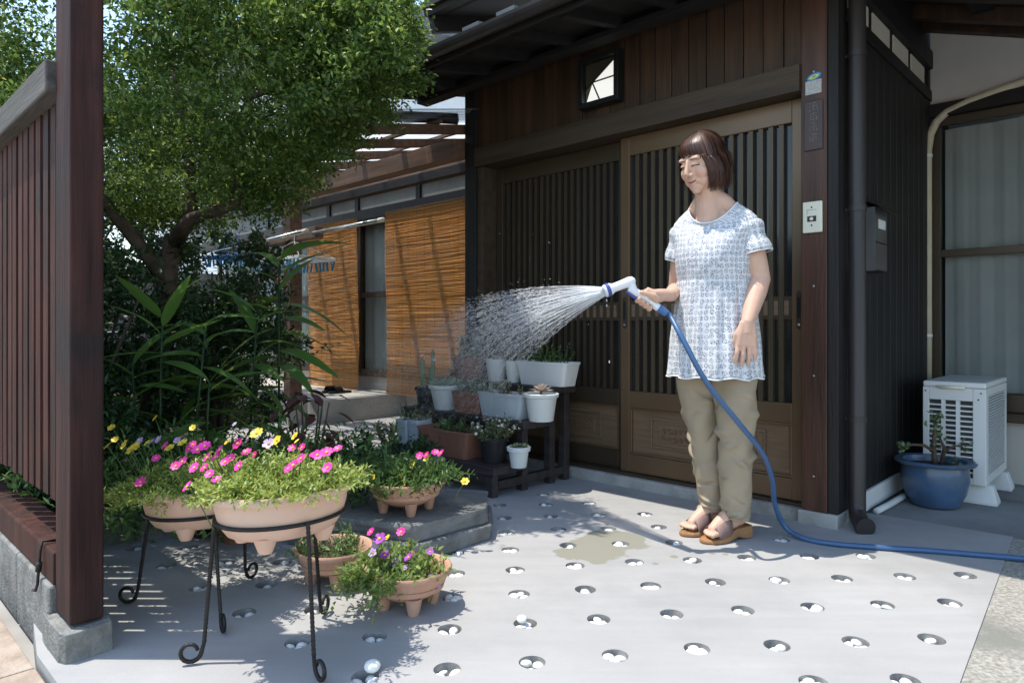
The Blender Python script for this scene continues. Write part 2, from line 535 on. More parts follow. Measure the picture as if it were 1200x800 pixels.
# fine pits and grit in the trowelled surface
nsp = nt.nodes.new('ShaderNodeTexNoise'); nsp.inputs['Scale'].default_value = 210; nsp.inputs['Detail'].default_value = 3
nt.links.new(geo.outputs['Position'], nsp.inputs['Vector'])
rsp = nt.nodes.new('ShaderNodeMapRange'); rsp.inputs[1].default_value = .66; rsp.inputs[2].default_value = .74; rsp.inputs[3].default_value = 1.0; rsp.inputs[4].default_value = .72
nt.links.new(nsp.outputs['Fac'], rsp.inputs[0])
mpt = nt.nodes.new('ShaderNodeMapping'); mpt.inputs['Rotation'].default_value = (0, 0, .5); mpt.inputs['Scale'].default_value = (1.2, 9, 1)
nt.links.new(geo.outputs['Position'], mpt.inputs['Vector'])
ntr = nt.nodes.new('ShaderNodeTexNoise'); ntr.inputs['Scale'].default_value = 2.2; ntr.inputs['Detail'].default_value = 6; nt.links.new(mpt.outputs[0], ntr.inputs['Vector'])
rtr = nt.nodes.new('ShaderNodeMapRange'); rtr.inputs[1].default_value = .35; rtr.inputs[2].default_value = .65; rtr.inputs[3].default_value = .965; rtr.inputs[4].default_value = 1.025
nt.links.new(ntr.outputs['Fac'], rtr.inputs[0])
mm_ = nt.nodes.new('ShaderNodeMath'); mm_.operation = 'MULTIPLY'; nt.links.new(rsp.outputs[0], mm_.inputs[0]); nt.links.new(rtr.outputs[0], mm_.inputs[1])
hsv_ = nt.nodes.new('ShaderNodeHueSaturation'); nt.links.new(mm_.outputs[0], hsv_.inputs['Value']); nt.links.new(src, hsv_.inputs['Color'])
src = hsv_.outputs[0]
mxw = nt.nodes.new('ShaderNodeMix'); mxw.data_type = 'RGBA'
nt.links.new(mr_.outputs[0], mxw.inputs[0]); nt.links.new(src, mxw.inputs[6]); mxw.inputs[7].default_value = (.235, .23, .185, 1)
nt.links.new(mxw.outputs[2], b_.inputs['Base Color'])
# recess cups (children of the paving) and white pebbles
cup = MB()
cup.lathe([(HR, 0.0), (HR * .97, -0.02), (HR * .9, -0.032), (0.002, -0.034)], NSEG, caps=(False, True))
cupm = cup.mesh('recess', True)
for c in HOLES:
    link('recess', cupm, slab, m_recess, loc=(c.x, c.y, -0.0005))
pebs = []
for q in range(6):
    bm = bmesh.new()
    bmesh.ops.create_icosphere(bm, subdivisions=2, radius=1.0)
    rr = random.Random(q)
    ph = [rr.uniform(0, 6) for _ in range(3)]
    for v in bm.verts:
        v.co *= 1 + .10 * math.sin(2.1 * v.co.x + ph[0]) + .08 * math.sin(2.6 * v.co.y + ph[1])
        v.co.z *= .62
    for f in bm.faces: f.smooth = True
    me = bpy.data.meshes.new('pebble'); bm.to_mesh(me); bm.free(); pebs.append(me)
for i, c in enumerate(HOLES):
    rr = random.Random(100 + i)
    n = rr.choice((2, 3, 3, 4))
    a0 = rr.uniform(0, 6.28)
    for k in range(n):
        a = a0 + 6.283 * k / n + rr.uniform(-.3, .3)
        r = rr.uniform(.0115, .0165)
        d = min(HR - r - .001, .019 if n > 2 else .015)
        z = -0.033 + r * .62 + rr.uniform(.006, .016)
        o = link('pebble', pebs[rr.randrange(6)], None, m_pebble, loc=(c.x + d * math.cos(a), c.y + d * math.sin(a), z), rot=(rr.uniform(-.4, .4), rr.uniform(-.4, .4), rr.uniform(0, 6)), scale=(r * rr.uniform(1, 1.3), r, r * rr.uniform(.9, 1.3)))
        tag(o, 'smooth white pebble lying in a round hole of the pale paving', 'pebble', 'white pebbles in the paving holes')
for (x, y, r) in ((663, 588 - 20, .0), (611, 728 - 5, .016), (185 / 3.334 + 380, 735 / 3.334 + 560, .022)):
    if r == 0: continue
    p = G(x, y + 6)
    o = link('pebble', pebs[1], None, m_pebble, loc=(p.x, p.y, r * .6), scale=(r, r * .9, r))
    tag(o, 'smooth white pebble heaped on top of the others in its hole', 'pebble', 'pebbles heaped above their holes')

def sheet(name, pts, z, mat, depth=None):
    P = [H(s, w) for (s, w) in pts]
    mb = MB()
    n = len(P)
    if depth is None: depth = z + .069
    mb.v = [Vector((p.x, p.y, z)) for p in P] + [Vector((p.x, p.y, z - depth)) for p in P]
    mb.f = [tuple(range(n))[::-1]] if False else [tuple(range(n))]
    for i in range(n):
        j = (i + 1) % n
        mb.f.append((i, i + n, j + n, j))
    bm = bmesh.new(); me = mb.mesh(name); bm.from_mesh(me); bmesh.ops.recalc_face_normals(bm, faces=bm.faces); bm.to_mesh(me); bm.free()
    return struct(link(name, me, None, mat))

sheet('aggregate_strip', [(0.815, -2.495), (1.9, -2.495), (1.9, 0.37), (0.64, 0.358)], -0.004, m_rough)
sheet('apron_paving', [(0.11, 0.352), (0.655, 0.368), (1.9, 0.376), (6, 0.376), (6, 1.75), (0.11, 1.75)], -0.006, m_apron)
sheet('side_ground', [(1.905, -2.5), (6, -2.5), (6, 0.37), (1.905, 0.37)], -0.012, m_apron)
sheet('garden_bed', [(-1.92, -2.38), (-1.92, -1.26), (-4.41, -0.76), (-4.41, 0.9), (-9, 0.9), (-9, -2.38)], 0.035, m_soil)
# footway slabs in front of the wall
pv_root = struct(bpy.data.objects.new('pavement', None)); COL.objects.link(pv_root)
pv_root.location = H(0, -2.5); pv_root.rotation_euler = (0, 0, ANG)
xs = [-3.4, -2.55, -1.7, -0.93, -0.1, 0.8, 1.7, 2.6]
for i in range(len(xs) - 1):
    for j in range(2):
        MB().box(xs[i] + .004 + (0.25 if j else 0), xs[i + 1] - .004 + (0.25 if j else 0), -0.46 - .5 * j, -0.008 - .5 * j + (-.0 if j else 0), -.068, -.022 + .002 * ((i + j) % 2)).obj('paving_slab', m_pave, pv_root, bevel=.004)

# ================================================================== FENCE at the street
FS, FW = -.8625, -2.4125
base = T('block_wall', 'low grey concrete block wall under the red-brown slat fence', 'wall', H(FS, FW), ANG)
x = -.141
while x > -4.4:
    MB().box(x - .386, x, -.05, .065, -.06, .1445).obj('block', m_block, base, bevel=.006)
    x -= .39
ft = MB()
rf_ = random.Random(9)
ringp = [(-.165, -.058), (-.10, -.060), (.0, -.058), (.020, -.052), (.024, .0), (.020, .052), (-.05, .056), (-.139, .056), (-.139, -.049), (-.163, -.051)]
ft.loft([[(x * (1.06 - .06 * t) + rf_.uniform(-.004, .004), y * (1.08 - .08 * t) + rf_.uniform(-.003, .003), -.06 + .136 * t + (rf_.uniform(-.006, .006) if t == 1 else 0)) for (x, y) in ringp] for t in (0, .35, .7, 1)])
ft.obj('post_footing', m_block, base, bevel=.006)
fence = T('slat_fence', 'red-brown vertical slat fence with heavy square end post', 'fence', H(FS, FW, 0.08), ANG)
zt = lambda z: z - .08
MB().box(-.1375, .0, -.0375, .0375, zt(.081), zt(1.74)).obj('post', m_post, fence, bevel=.005)
MB().box(-4.3, -.139, -.042, .062, zt(.1455), zt(.232)).obj('bottom_rail', m_fence, fence, bevel=.006)
MB().box(-4.3, -.139, -.060, .060, zt(1.425), zt(1.51)).obj('top_rail', m_greywood, fence, bevel=.005)
slm = MB().box(-.0265, .0265, -.007, .007, 0, 1.072).mesh('slat')
x = -.172
while x > -4.25:
    link('slat', slm, fence, m_fence, loc=(x, -.012 + random.uniform(-.002, .002), zt(.352 + random.uniform(-.006, .006))))
    x -= .079
MB().box(-4.3, -.139, .0, .03, zt(.62), zt(.68)).obj('back_rail', m_fence, fence)
MB().box(-4.3, -.139, .0, .03, zt(1.18), zt(1.24)).obj('back_rail', m_fence, fence)
hk = T('gate_hook', 'thin black iron hook hanging on the fence bottom rail', 'hook', H(FS - .235, FW - .045, .238), ANG)
MB().tube([(0, .03, 0), (0, 0, .004), (0, -.006, -.02), (.0, -.012, -.11), (-.012, -.014, -.128), (-.03, -.016, -.131)], .0038, 8).obj('hook', m_iron, hk, smooth=True)
MB().tube([(0, -.008, -.05), (0, -.010, -.075)], .0075, 8).obj('collar', m_iron, hk, smooth=True)

# garden edging blocks
rr = random.Random(5)
for i in range(8):
    w = -2.27 + i * .165
    s = -1.80 - (.02 if i % 2 else 0)
    mb = MB().box(-.06, .06, -.078, .078, -.02, .0 + rr.uniform(.105, .125))
    o = mb.obj('edging_block', m_blockdark, bevel=.008, loc=H(s, w, 0), rot=(0, 0, ANG + rr.uniform(-.12, .12)))
    tag(o, 'rough grey concrete edging block in the row bordering the garden bed', 'block', 'edging blocks along the garden bed')
# ================================================================== HOUSE
house = T('house', 'dark timber Japanese house front with sliding lattice doors and deep eave', 'house', H(0, 0), ANG)
def hb(name, mat, x0, x1, y0, y1, z0, z1, bevel=.003, parent=None):
    return MB().box(x0, x1, y0, y1, z0, z1).obj(name, mat, parent or house, bevel=bevel)
# --- entrance shell
hb('step', m_step, -2.0, .10, .0, .60, -.06, .052, .006)
hb('sill_rail', m_slat, -1.96, -.005, .03, .17, .0525, .066, .002)
hb('corner_post', m_blackwood, -2.10, -2.0, -.015, .12, -.06, 2.33)
hb('pillar', m_redpost, -.018, .086, -.012, .10, .056, 2.33)
hb('pillar_base', m_step, -.03, .13, -.02, .12, -.06, .055, .006)
hb('corner_post', m_blackwood, .0865, .128, -.004, .10, .056, 2.36)
hb('jamb', m_lintel, -1.998, -1.945, -.005, .14, .053, 1.80)
hb('lintel', m_lintel, -2.0, -.019, -.03, .12, 1.80, 1.915, .004)
hb('top_trim', m_lintel, -1.999, -.019, -.018, .06, 2.315, 2.36, .004)
x = -1.998
i = 0
while x < -.03:
    x1 = min(x + .0905, -.0195)
    MB().box(x + .0015, x1 - .0015, .004 + .002 * (i % 2), .03, 1.916, 2.314).obj('board', m_board, house, bevel=.0025)
    x = x1; i += 1
hb('wall_backing', m_blackwood, -1.998, .08, .032, .05, 1.9, 2.36, 0)
hb('dark_interior_wall', m_blackwood, -1.99, .09, .55, .6, .05, 1.95, 0)

# --- sliding doors
def door(x0, x1, y, mat, label):
    d = MB()
    d.box(x0, x0 + .055, y, y + .04, .068, 1.798)
    d.box(x1 - .065, x1, y, y + .04, .068, 1.798)
    d.box(x0 + .055, x1 - .065, y, y + .04, 1.70, 1.798)
    d.box(x0 + .055, x1 - .065, y, y + .04, .40, .485)
    d.box(x0 + .055, x1 - .065, y, y + .04, .068, .16)
    p = d.obj('sliding_door', mat, house, bevel=.003)
    p['label'] = label
    a, b = x0 + .055, x1 - .065
    MB().box(a, b, y + .024, y + .03, .485, 1.70).obj('glass', m_dglass, p)
    n = int(round((b - a) / .0455))
    sm = MB().box(-.0105, .0105, y + .002, y + .022, .487, 1.698).mesh('slat')
    for k in range(1, n):
        link('slat', sm, p, m_slat if mat is m_slat else m_bronze_sl, loc=(a + (b - a) * k / n, 0, 0))
    MB().box(a, b, y + .004, y + .0235, .85, .95).obj('mid_rail', m_slat, p)
    for k in range(n):
        xx = a + (b - a) * (k + .5) / n
        MB().box(xx - .010, xx + .010, y + .0015, y + .0235, .868, .932).obj('inlay', m_bronze2, p)
    # lower panel: frame moulding, field, raised border and carved scroll relief
    MB().box(a, b, y + .018, y + .03, .16, .40).obj('panel', m_bronze2, p)
    f = MB()
    for (u0, u1, v0, v1) in ((a, b, .388, .399), (a, b, .161, .172), (a, a + .012, .172, .388), (b - .012, b, .172, .388)):
        f.box(u0, u1, y + .004, y + .018, v0, v1)
    f.obj('panel_moulding', m_bronze, p, bevel=.003)
    g = MB()
    c0, c1 = a + .12, b - .12
    for (u0, u1, v0, v1) in ((c0, c1, .346, .356), (c0, c1, .206, .216), (c0, c0 + .010, .216, .346), (c1 - .010, c1, .216, .346)):
        g.box(u0, u1, y + .009, y + .018, v0, v1)
    g.box(c0 + .045, c1 - .045, y + .013, y + .018, .236, .326)
    g.obj('panel_border', m_bronze2, p, bevel=.003)
    cv = MB()
    rr = random.Random(int(x0 * 100))
    for k in range(15):
        cx_ = c0 + .06 + (c1 - c0 - .12) * (k + .5) / 15
        for zz in (.262, .30):
            r0 = .014
            ph = rr.uniform(0, 6)
            pts = []
            for t in range(10):
                aa = ph + t * .62
                q = r0 * (1 - t / 12)
                pts.append((cx_ + q * math.cos(aa), y + .012, zz + q * math.sin(aa)))
            cv.tube(pts, .0035, 5)
    cv.obj('carving', m_bronze, p, smooth=True)
    return p
m_bronze_sl = M('bronze_slat', (0.085, 0.062, 0.038), 0.38, var=0.06, metal=0.3)
dl = door(-1.94, -.955, .105, m_slat, 'left sliding door, dark lattice set back behind the other')
dr = door(-.975, -.02, .06, m_bronze, 'right sliding door, lighter bronze with carved lower panel')
for (xx, par, y) in ((-.052, dr, .06), (-.946, dr, .06)):
    h_ = MB()
    h_.loft([[(xx + px_, y - .001 - yy, .89 + pz_) for (px_, pz_) in ((-.012, -.07), (-.006, -.082), (.006, -.082), (.012, -.07), (.012, .07), (.006, .082), (-.006, .082), (-.012, .07))] for yy in (0, .006)])
    h_.obj('handle', m_slat, par, bevel=.002)
    MB().box(xx - .007, xx + .007, y - .0085, y - .0072, .855, .945).obj('handle_recess', m_black, par)
    MB().lathe([(.006, 0), (.006, .003), (.003, .004)], 12).obj('lock', m_chrome, par, loc=(xx, y - .007, .826), rot=(R(90), 0, 0))

# --- front eave: sloping soffit, rafters, fascia, gutter, tiles
EW, EZ = -.585, 2.21
SL = .2
def ez(w): return EZ + .02 + SL * (w - EW)
e0, e1 = -2.42, 3.4
mb = MB()
mb.v = [Vector(p) for p in ((e0, EW, ez(EW)), (e1, EW, ez(EW)), (e1, 1.9, ez(1.9)), (e0, 1.9, ez(1.9)), (e0, EW, ez(EW) + .035), (e1, EW, ez(EW) + .035), (e1, 1.9, ez(1.9) + .035), (e0, 1.9, ez(1.9) + .035))]
mb.f = [(0, 3, 2, 1), (4, 5, 6, 7), (0, 1, 5, 4), (1, 2, 6, 5), (2, 3, 7, 6), (3, 0, 4, 7)]
roof = mb.obj('eave_roof', m_eave, house)
k = 0
x = e0 + .06
while x < e1:
    MB().beam((x, EW + .02, ez(EW) - .02), (x, .0, ez(.0) - .02), .045, .045).obj('rafter', m_eave, roof)
    x += .303
hb('fascia', m_eave, e0, e1, EW - .02, EW - .001, EZ - .02, EZ + .075, .002)
hb('purlin', m_eave, e0 + .02, .12, -.16, -.075, ez(-.12) - .075, ez(-.12) - .045, .003)
# half-round gutter
gt = MB()
for yy in (0,):
    rings = []
    for xx in (e0 - .03, e1):
        outer = [(xx, EW - .062 + .042 * math.cos(R(a)), EZ + .035 + .042 * math.sin(R(a))) for a in range(180, 361, 20)]
        inner = [(xx, EW - .062 + .037 * math.cos(R(a)), EZ + .035 + .037 * math.sin(R(a))) for a in range(360, 179, -20)]
        rings.append(outer + inner)
    gt.loft(rings)
gt.obj('gutter', m_gutter, house)
# tile courses on top of the eave roof (rounded rows running down the slope)
tl = MB()
x = e0
while x < e1 - .13:
    for j in range(9):
        wa = EW - .03 + j * .24
        a = (x + .06, wa, ez(wa) + .055 + .02)
        b = (x + .06, wa + .27, ez(wa + .27) + .055)
        tl.beam(a, b, .118, .022)
    x += .24
m_tile = M('grey_roof_tile', (0.13, 0.135, 0.14), 0.5, var=0.2, scale=5)
stuff(tl.obj('roof_tiles', m_tile, house))
# --- upper storey and gable over the entrance
hb('upper_wall', m_cream, -2.1, 3.3, .62, .70, 2.72, 5.2, 0)
hb('upper_side_wall', m_cream, -2.1, -2.02, .70, 4.2, 2.4, 5.2, 0)
ug = MB()
ug.beam((-2.75, .25, 3.02), (-2.75, 4.2, 4.3), .05, .16)
ug.beam((-2.75, .25, 3.10), (-2.02, .25, 3.10), .18, .05)
ug.beam((-2.42, .2, 3.06), (-2.42, 4.2, 4.36), .70, .04, up=(0, -.3, 1))
ug.obj('upper_eave', m_eave, house)
mb = MB().beam((-2.76, .05, 5.0), (3.4, .05, 5.0), 1.4, .08); mb.obj('upper_roof', m_eave, house)

# --- right return wall (dark vertical boards) and recess
x = .132
w = .104
i = 0
while w < 1.49:
    MB().box(.105 + .003 * (i % 2), .125, w + .002, min(w + .105, 1.495) - .002, .10, 2.08).obj('side_board', m_blackwood, house, bevel=.003)
    w += .105; i += 1
# boards face +s: put a backing behind them
hb('side_wall_core', m_blackwood, .06, .104, .125, 2.1, .0, 2.9, 0)
hb('side_cap_rail', m_blackwood, .09, .135, .10, 1.497, 2.081, 2.14, .003)
for k in range(4):
    a = .17 + k * .33
    MB().box(.105, .112, a, a + .27, 2.145, 2.26).obj('vent_panel', m_cream, house, bevel=.002)
hb('upper_side_rail', m_blackwood, .09, .14, .10, 1.497, 2.262, 2.36, .003)
hb('base_flashing', m_whitepl, .126, .142, .30, 1.49, .012, .098, .003)
# back wall of the recess with the curtain window
BW = 1.50
hb('recess_wall_low', m_plaster, .126, 3.3, BW, BW + .1, -.05, .315, 0)
hb('recess_wall_high', m_plaster, .126, 3.3, BW, BW + .1, 2.06, 2.75, 0)
hb('window_head', m_eave, .126, 3.3, BW - .03, BW + .08, 1.985, 2.058, .003)
hb('window_sill', m_lintel, .126, 3.3, BW - .05, BW + .08, .317, .365, .004)
wf = hb('window', m_slat, .128, .172, BW + .01, BW + .06, .366, 1.984, .002)
fr = MB()
fr.box(.173, 2.2, BW + .012, BW + .05, .366, .455)
fr.box(.173, 2.2, BW + .012, BW + .05, 1.94, 1.984)
fr.box(.173, 2.2, BW + .010, BW + .046, 1.205, 1.245)
fr.box(1.18, 1.24, BW + .009, BW + .052, .456, 1.939)
fr.obj('window_frame', m_slat, wf, bevel=.002)
# frosted lower/upper panes and pleated curtain behind them
m_pane = bpy.data.materials.new('window_glass'); m_pane.use_nodes = True
_b = m_pane.node_tree.nodes['Principled BSDF']
_b.inputs['Base Color'].default_value = (.8, .84, .85, 1); _b.inputs['Roughness'].default_value = .06
_b.inputs['Transmission Weight'].default_value = 1.0; _b.inputs['IOR'].default_value = 1.02; _b.inputs['Specular IOR Level'].default_value = .6
for (z0, z1) in ((.456, 1.204), (1.246, 1.939)):
    MB().box(.173, 1.179, BW + .026, BW + .029, z0, z1).obj('pane', m_pane, wf)
cu = MB()
n = 150
rings = []
rowz = [.46 + (1.93 - .46) * t / 12 for t in range(13)]
V = []; F = []
for j, z in enumerate(rowz):
    for k in range(n + 1):
        xx = .18 + 1.5 * k / n
        dy = .004 * math.sin(k * .62) + .006 * math.sin(k * .23 + 1 + z * .8) + .0015 * math.sin(k * 1.7 + z)
        V.append((xx, BW + .085 + dy, z))
for j in range(12):
    for k in range(n):
        a = j * (n + 1) + k
        F.append((a, a + 1, a + n + 2, a + n + 1))
link('curtain', np_mesh('curtain', V, F, True), wf, m_curtain)
hb('room_wall', m_plaster, .10, 3.3, BW + .55, BW + .6, -.05, 2.7, 0)
hb('recess_wall_right', m_plaster, 2.201, 3.3, BW + .02, BW + .08, .366, 1.984, 0)
# rafters over the recess, running down to the right
rf = MB().beam((.06, .80, 2.575), (2.6, .80, 1.66), 1.6, .02, up=(0.34, 0, 1)); ro = rf.obj('recess_roof', m_eave, house)
for k, w in enumerate((.30, .62, .94, 1.26, 1.46)):
    MB().beam((.10, w, 2.515), (2.5, w, 1.65), .06, .075, up=(0.34, 0, 1)).obj('rafter', m_board, ro, bevel=.003)
for xx in (.42, .85, 1.3):
    zz = 2.575 - .36 * (xx - .06) - .028
    MB().beam((xx, .05, zz), (xx, 1.49, zz), .09, .03).obj('purlin', m_eave, ro)
# --- downpipe
dp = MB()
PX, PY = .172, .085
dp.tube([(PX, PY, 2.2), (PX, PY, .10), (PX + .004, PY - .012, .06), (PX + .028, PY - .05, .032), (PX + .055, PY - .085, .026)], .033, 16)
dpo = dp.obj('downpipe', m_gutter, house, smooth=True, auto=40)
MB().tube([(PX + .047, PY - .077, .0275), (PX + .060, PY - .09, .0262)], .039, 16).obj('pipe_mouth', m_gutter, dpo, smooth=True, auto=40)
for z in (1.93, 1.30, .44):
    MB().tube([(PX, PY, z - .012), (PX, PY, z + .012)], .0365, 16).obj('pipe_clip', m_gutter, dpo, smooth=True, auto=40)
    MB().box(.126, PX, PY - .006, PY + .006, z - .006, z + .006).obj('clip_arm', m_gutter, dpo)
# screws on pillar
for z in (.985, .615, .20, 1.80, 1.87):
    MB().lathe([(.005, 0), (.004, .002), (.001, .003)], 10).obj('screw', m_chrome, house, loc=(.034, -.0125, z), rot=(R(90), 0, 0))

# ---- main wall behind the pergola
MWL = .92
hb('main_wall_top', M('shaded_plaster', (0.20, 0.195, 0.18), .95, var=.12, scale=5), -9.0, -2.1, MWL + .02, MWL + .12, 1.955, 2.45, 0)  # plaster colour darkened to carry the shade under the pergola roof
hb('main_beam', m_blackwood, -9.0, -2.1, MWL - .03, MWL + .12, 1.85, 1.953, .003)
for xx in (-2.9, -3.75, -4.72, -5.25, -5.9, -6.6):
    hb('wall_stud', m_blackwood, xx - .03, xx + .03, MWL - .005, MWL + .018, 1.955, 2.45, .002)
hb('top_beam', m_blackwood, -9.0, -2.1, MWL - .03, MWL + .12, 2.2, 2.27, .003)
hb('main_wall_low', m_plaster, -9.0, -2.1, MWL + .06, MWL + .12, -.05, .33, 0)
hb('main_room_wall', m_plaster, -9.0, -2.1, MWL + .6, MWL + .65, -.05, 2.5, 0)
w2 = hb('window', m_slat, -4.70, -4.66, MWL + .0, MWL + .06, .331, 1.848, .002)
f2 = MB()
for xx in (-2.14, -3.3, -4.08, -5.5, -6.4, -8.0):
    f2.box(xx, xx + .045, MWL + .005, MWL + .05, .331, 1.848)
f2.box(-8, -2.2, MWL + .007, MWL + .052, .331, .40)
f2.box(-8, -2.2, MWL + .007, MWL + .052, 1.10, 1.15)
f2.box(-8, -2.2, MWL + .007, MWL + .052, 1.80, 1.847)
f2.obj('window_frame', m_slat, w2)
V = []; F = []
n = 400
for j, z in enumerate((.34, .8, 1.3, 1.845)):
    for k in range(n + 1):
        xx = -8 + 5.85 * k / n
        V.append((xx, MWL + .10 + .012 * math.sin(k * .55) + .006 * math.sin(k * .21 + z), z))
for j in range(3):
    for k in range(n):
        a = j * (n + 1) + k
        F.append((a, a + 1, a + n + 2, a + n + 1))
link('curtain', np_mesh('curtain', V, F, True), w2, M('dim_curtain', (0.46, 0.47, 0.43), .9, var=.05))
MB().box(-8, -2.2, MWL + .028, MWL + .031, .40, 1.80).obj('pane', m_pane, w2)
# entrance's left return wall
hb('return_wall', m_blackwood, -2.09, -2.02, .121, MWL - .035, .0, 2.35, 0)
# stoop
st = MB()
st.box(-8.5, -4.0, .13, MWL + .055, -.06, .20)
st.obj('stoop', m_stoop, house, bevel=.008)

# ================================================================== fixtures on the house
bell = T('doorbell', 'small ivory doorbell plate on the brown pillar', 'doorbell', H(.032, -.0125, 1.205), ANG)
MB().box(-.039, .039, -.012, 0, 0, .128).obj('plate', m_bellpl, bell, bevel=.004)
MB().box(-.019, .017, -.0135, -.0115, .045, .068).obj('button_well', m_slat, bell)
MB().lathe([(.0075, 0), (.007, .003), (.003, .005)], 14).obj('button', m_whitepot, bell, loc=(-.002, -.0135, .0565), rot=(R(90), 0, 0))
for z in (.030, .104):
    MB().lathe([(.004, 0), (.003, .001)], 10).obj('screw', m_black, bell, loc=(-.002, -.0118, z), rot=(R(90), 0, 0))
mb = MB(); mb.box(-.022, .018, -.0125, -.0117, .092, .095); mb.box(-.022, -.019, -.0125, -.0117, .075, .0915); mb.obj('embossed_line', m_chrome, bell)
npl = T('address_plate', 'dark brown vertical address plate with worn pale characters on the pillar', 'plate', H(.036, -.0125, 1.545), ANG)
MB().box(-.040, .036, -.006, 0, 0, .205).obj('plate', M('brown_enamel', (0.050, 0.028, 0.024), .4), npl, bevel=.003)
m_worn = M('worn_letter', (0.20, 0.19, 0.18), .8, var=.4, scale=90)
rr = random.Random(3)
ch = MB()
for k in range(4):
    z0 = .165 - k * .042
    for (a, b) in (((-.016, .028), (.014, .028)), ((-.016, .014), (.014, .014)), ((-.016, .0), (.014, .001)), ((-.001, .033), (-.001, -.002)), ((-.013, .022), (-.016, -.002)), ((.011, .022), (.015, -.003))):
        j = lambda: rr.uniform(-.003, .003)
        ch.beam((a[0] + j(), -.0065, z0 + a[1] + j()), (b[0] + j(), -.0065, z0 + b[1] + j()), .0012, .0028, up=(0, 1, 0) if abs(a[0] - b[0]) < .01 else (0, 1, 0))
ch.obj('worn_characters', m_worn, npl)
MB().box(-.034, .030, -.004, 0, .232, .288).obj('badge', M('pale_badge', (0.40, 0.40, 0.39), .7, var=.25, scale=120), npl)
stk = T('oval_sticker', 'tiny oval blue, green and yellow sticker above the address plate', 'sticker', H(.036, -.0125, 1.848), ANG)
for (a, b, dy, mt) in ((.031, .017, .0, M('sticker_blue', (.03, .10, .42), .4)), (.026, .0115, .0006, M('sticker_green', (.10, .38, .25), .4)), (.018, .006, .0012, M('sticker_yellow', (.75, .62, .15), .4)), (.009, .0025, .0018, M('sticker_brown', (.2, .1, .08), .4))):
    MB().lathe([(1, 0), (1, .0006)], 28, ax=a, ay=b).obj('oval', mt, stk, loc=(0, -.0006 - dy, 0), rot=(R(90), R(-14), 0))
# lamp in the boards over the door
lamp = T('square_lamp', 'black framed square lamp set in the boards over the door', 'lamp', H(-1.04, .0, 1.965), ANG)
fr = MB()
for (u0, u1, v0, v1) in ((-.128, .128, 0, .028), (-.128, .128, .236, .264), (-.128, -.100, .028, .236), (.100, .128, .028, .236)):
    fr.box(u0, u1, -.055, .002, v0, v1)
fr.obj('frame', m_black, lamp, bevel=.003)
m_reflglow = M('reflection_glow_glass', (0.78, 0.79, 0.76), .25, var=.03)
_p = m_reflglow.node_tree.nodes['Principled BSDF']
_p.inputs['Emission Color'].default_value = (1, .98, .93, 1); _p.inputs['Emission Strength'].default_value = .3  # faint glow painted in for a bright reflection in the lamp glass
def prism(pts, y0, y1):
    mb = MB(); n = len(pts)
    mb.v = [Vector((p[0], y0, p[1])) for p in pts] + [Vector((p[0], y1, p[1])) for p in pts]
    mb.f = [tuple(range(n)), tuple(range(2 * n - 1, n - 1, -1))] + [(i, i + n, (i + 1) % n + n, (i + 1) % n) for i in range(n)]
    return mb
A_ = (-.055, .135)
prism([(-.1, .028), (-.005, .028), A_], -.020, -.014).obj('pane', m_reflglow, lamp)
prism([(-.005, .028), (.1, .028), (.1, .138), A_], -.020, -.014).obj('pane', m_reflglow, lamp)
prism([A_, (.1, .138), (.1, .236)], -.020, -.014).obj('pane', m_reflglow, lamp)
prism([(-.1, .028), A_, (-.1, .105)], -.020, -.014).obj('pane', M('olive_glass', (.12, .12, .08), .3), lamp)
prism([(-.1, .105), A_, (.1, .236), (-.1, .236)], -.020, -.014).obj('pane', M('dark_olive_glass', (.05, .045, .03), .3), lamp)
sb_ = MB()
for q in ((.1, .138), (-.005, .028), (-.1, .105), (.1, .236)):
    sb_.beam((A_[0], -.024, A_[1]), (q[0], -.024, q[1]), .006, .006, up=(0, 1, 0))
sb_.obj('glazing_bar', m_black, lamp)
# letter box on the return wall
lb = T('letter_box', 'slim dark metal letter box with curved lid on the black board wall', 'letter box', H(.126, .375, 1.06), ANG)
MB().box(.0, .05, -.09, .09, .0, .27).obj('body', m_black, lb, bevel=.003)
MB().box(.050, .056, -.088, .088, .004, .266).obj('front_plate', M('grey_letterbox_front', (.10, .095, .09), .35, metal=.3), lb, bevel=.002)
MB().box(.0, .058, -.094, -.090, -.002, .272).obj('edge_trim', m_chrome, lb)
lid = MB()
rg = []
for yy in (-.105, .10):
    up_ = [(-.0 + .10 * t / 8, yy, .290 + .012 * math.sin(math.pi * (1 - t / 8) * .6) - .035 * (t / 8) ** 2) for t in range(9)]
    dn = [(x, y, z - .005) for (x, y, z) in up_[::-1]]
    rg.append(up_ + dn)
lid.loft(rg); lid.obj('lid', m_black, lb, smooth=True, auto=30)
MB().box(.0562, .0575, -.04, .06, .185, .225).obj('name_card', m_whitepot, lb)
MB().box(.0562, .060, -.07, .07, .120, .126).obj('slot', m_black, lb)

